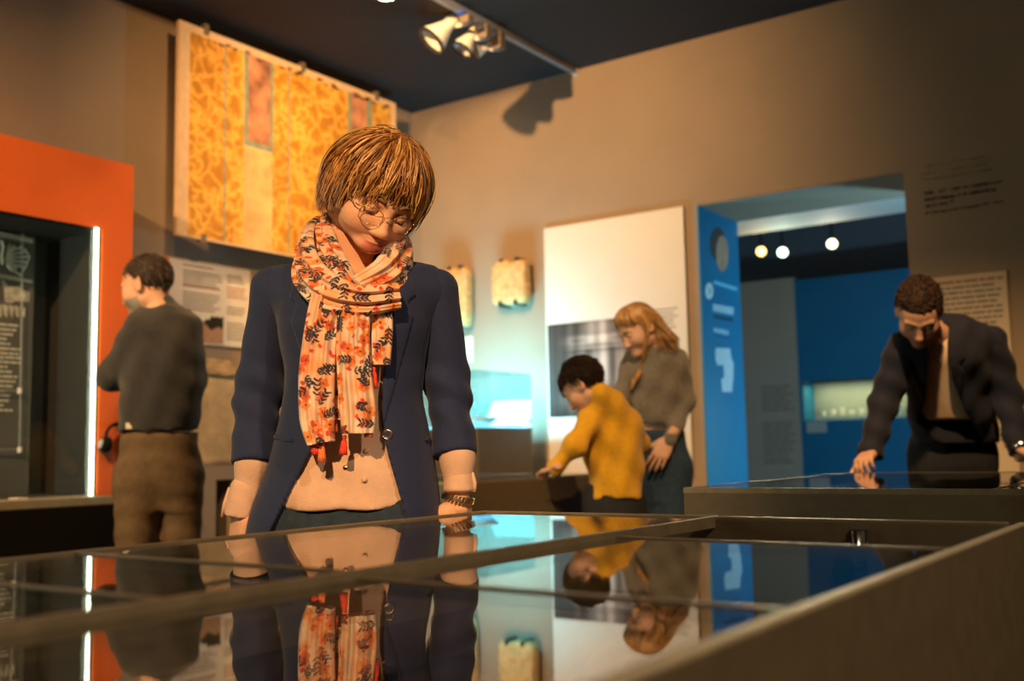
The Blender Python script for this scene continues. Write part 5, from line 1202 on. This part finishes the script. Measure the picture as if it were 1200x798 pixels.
h1 = place_hand(w1, w1+np.array([-.035, -.05, -.022]), (-.1, .3, 1), True, (.5, .9, .6), h=.005, sc=1.0); h2 = place_hand(w2, w2+np.array([.02, -.05, -.022]), (.1, .3, 1), False, (.5, .9, .6), h=.005, sc=1.0)
bv, bq = join((hv*ns_@nR.T+nc_, hq), F.mesh(1), h1, h2); p.put('body', bv, bq, SKIN, colr=np.vstack([hc, np.tile(p.skin, (len(bv)-len(hv), 1))]))
add_face(p, None, nR, nc_, ns_, mat('brow_dark3', rgb(50, 38, 30), .8), lids=1)
F = Field(lo, hi, .009).cone(P(1103, 412, ZN+.075), P(1116, 495, ZN+.24), .112, .112, .03, flat=((1, 0, 0), 1.25)).plane((0, 0, 1), (0, 0, P(1116, 492, ZN+.2)[2])); p.field('shirt', F, TEE)
F = Field(lo, hi, .0075)
F.cone(P(1105, 412, ZN+.05), P(1116, 470, ZN+.18), .135, .125, .03, flat=((1, 0, 0), 1.38)).cone(P(1116, 470, ZN+.18), P(1119, 512, ZN+.28), .125, .13, .03, flat=((1, 0, 0), 1.35))
F.cone(P(1085, 400, ZN+.0), P(1060, 409, ZN+.0), .065, .062, .05).cone(P(1130, 392, ZN+.02), P(1158, 402, ZN+.02), .065, .062, .05)
F.cone(P(1105, 392, ZN+.06), P(1112, 400, ZN+.08), .08, .09, .04)
on = [(1085, 380), (1087, 430), (1084, 470), (1068, 514), (1062, 560), (1190, 580), (1168, 540), (1150, 510), (1130, 480), (1116, 445), (1110, 405), (1112, 380)]
lp = [overlay(F, pg, SN, ZN+.1, .006) for pg in ([(1112, 388), (1128, 396), (1132, 420), (1124, 426), (1130, 436), (1126, 470), (1112, 440), (1106, 405)], [(1086, 395), (1072, 402), (1066, 424), (1074, 430), (1068, 440), (1082, 475), (1090, 430)])]
F.wobble(lambda x, y, z: .004*np.sin(z*40+x*30)+.003*np.sin(x*50-z*35))
F.cutpoly(on, SN, ZN+.16)
for o_ in lp: o_.cutpoly(on, SN, ZN+.16)
F.plane((0, 0, 1), (0, 0, P(1116, 520, ZN+.25)[2]))
el = lambda x, y, z: .005*np.sin(z*60+x*30)
s1 = sleeve(p, PP((1058, 409, ZN+.0), (1037, 468, ZN+.05), (1019, 535, ZN+.0)), (.066, .056, .046), None, h=.008, wob=el); s2 = sleeve(p, PP((1160, 402, ZN+.02), (1180, 462, ZN+.07), (1196, 533, ZN+.0)), (.066, .056, .046), None, h=.008, wob=el)
jo = p.put('blazer', *join(F.mesh(1), s1, s2), NAVY2)
for o_ in lp: p.put('lapel', *o_.mesh(1), NAVY2, parent=jo)
hx, hy = P(1118, 530, ZN+.3)[0], ZN+.32
legs(p, [(hx-.085, hy, .94), (hx+.085, hy, .94)], [(hx-.10, hy+.04, .5), (hx+.10, hy+.04, .5)], [(hx-.11, hy+.12, .08), (hx+.11, hy+.12, .08)], (.09, .068, .055), DARKPANT, 'jeans', .010, secs=[(.80, hx, hy, .12, .07), (.90, hx, hy, .16, .11), (1.0, hx, hy, .16, .12), (1.06, hx, hy-.01, .155, .115)])
for sx in (-.11, .11): shoe(p, (hx+sx, hy+.12), (sx, -1), SHOE, .28)
short_hair(p, nR, nc_, ns_, [rgb(48, 34, 26)[:3], rgb(66, 48, 36)[:3], rgb(34, 24, 18)[:3]], 900, .026, .062, -.02, -.06, sweep=(.1, .5, .3), r=.0018)
q = w2+np.array([.0, 0, .012]); p.mb('wristwatch', MB().lathe([(.036, -.012), (.039, -.008), (.039, .008), (.036, .012)], q, (w2-P(1180, 462, ZN+.06)), 20), M['chrome'])
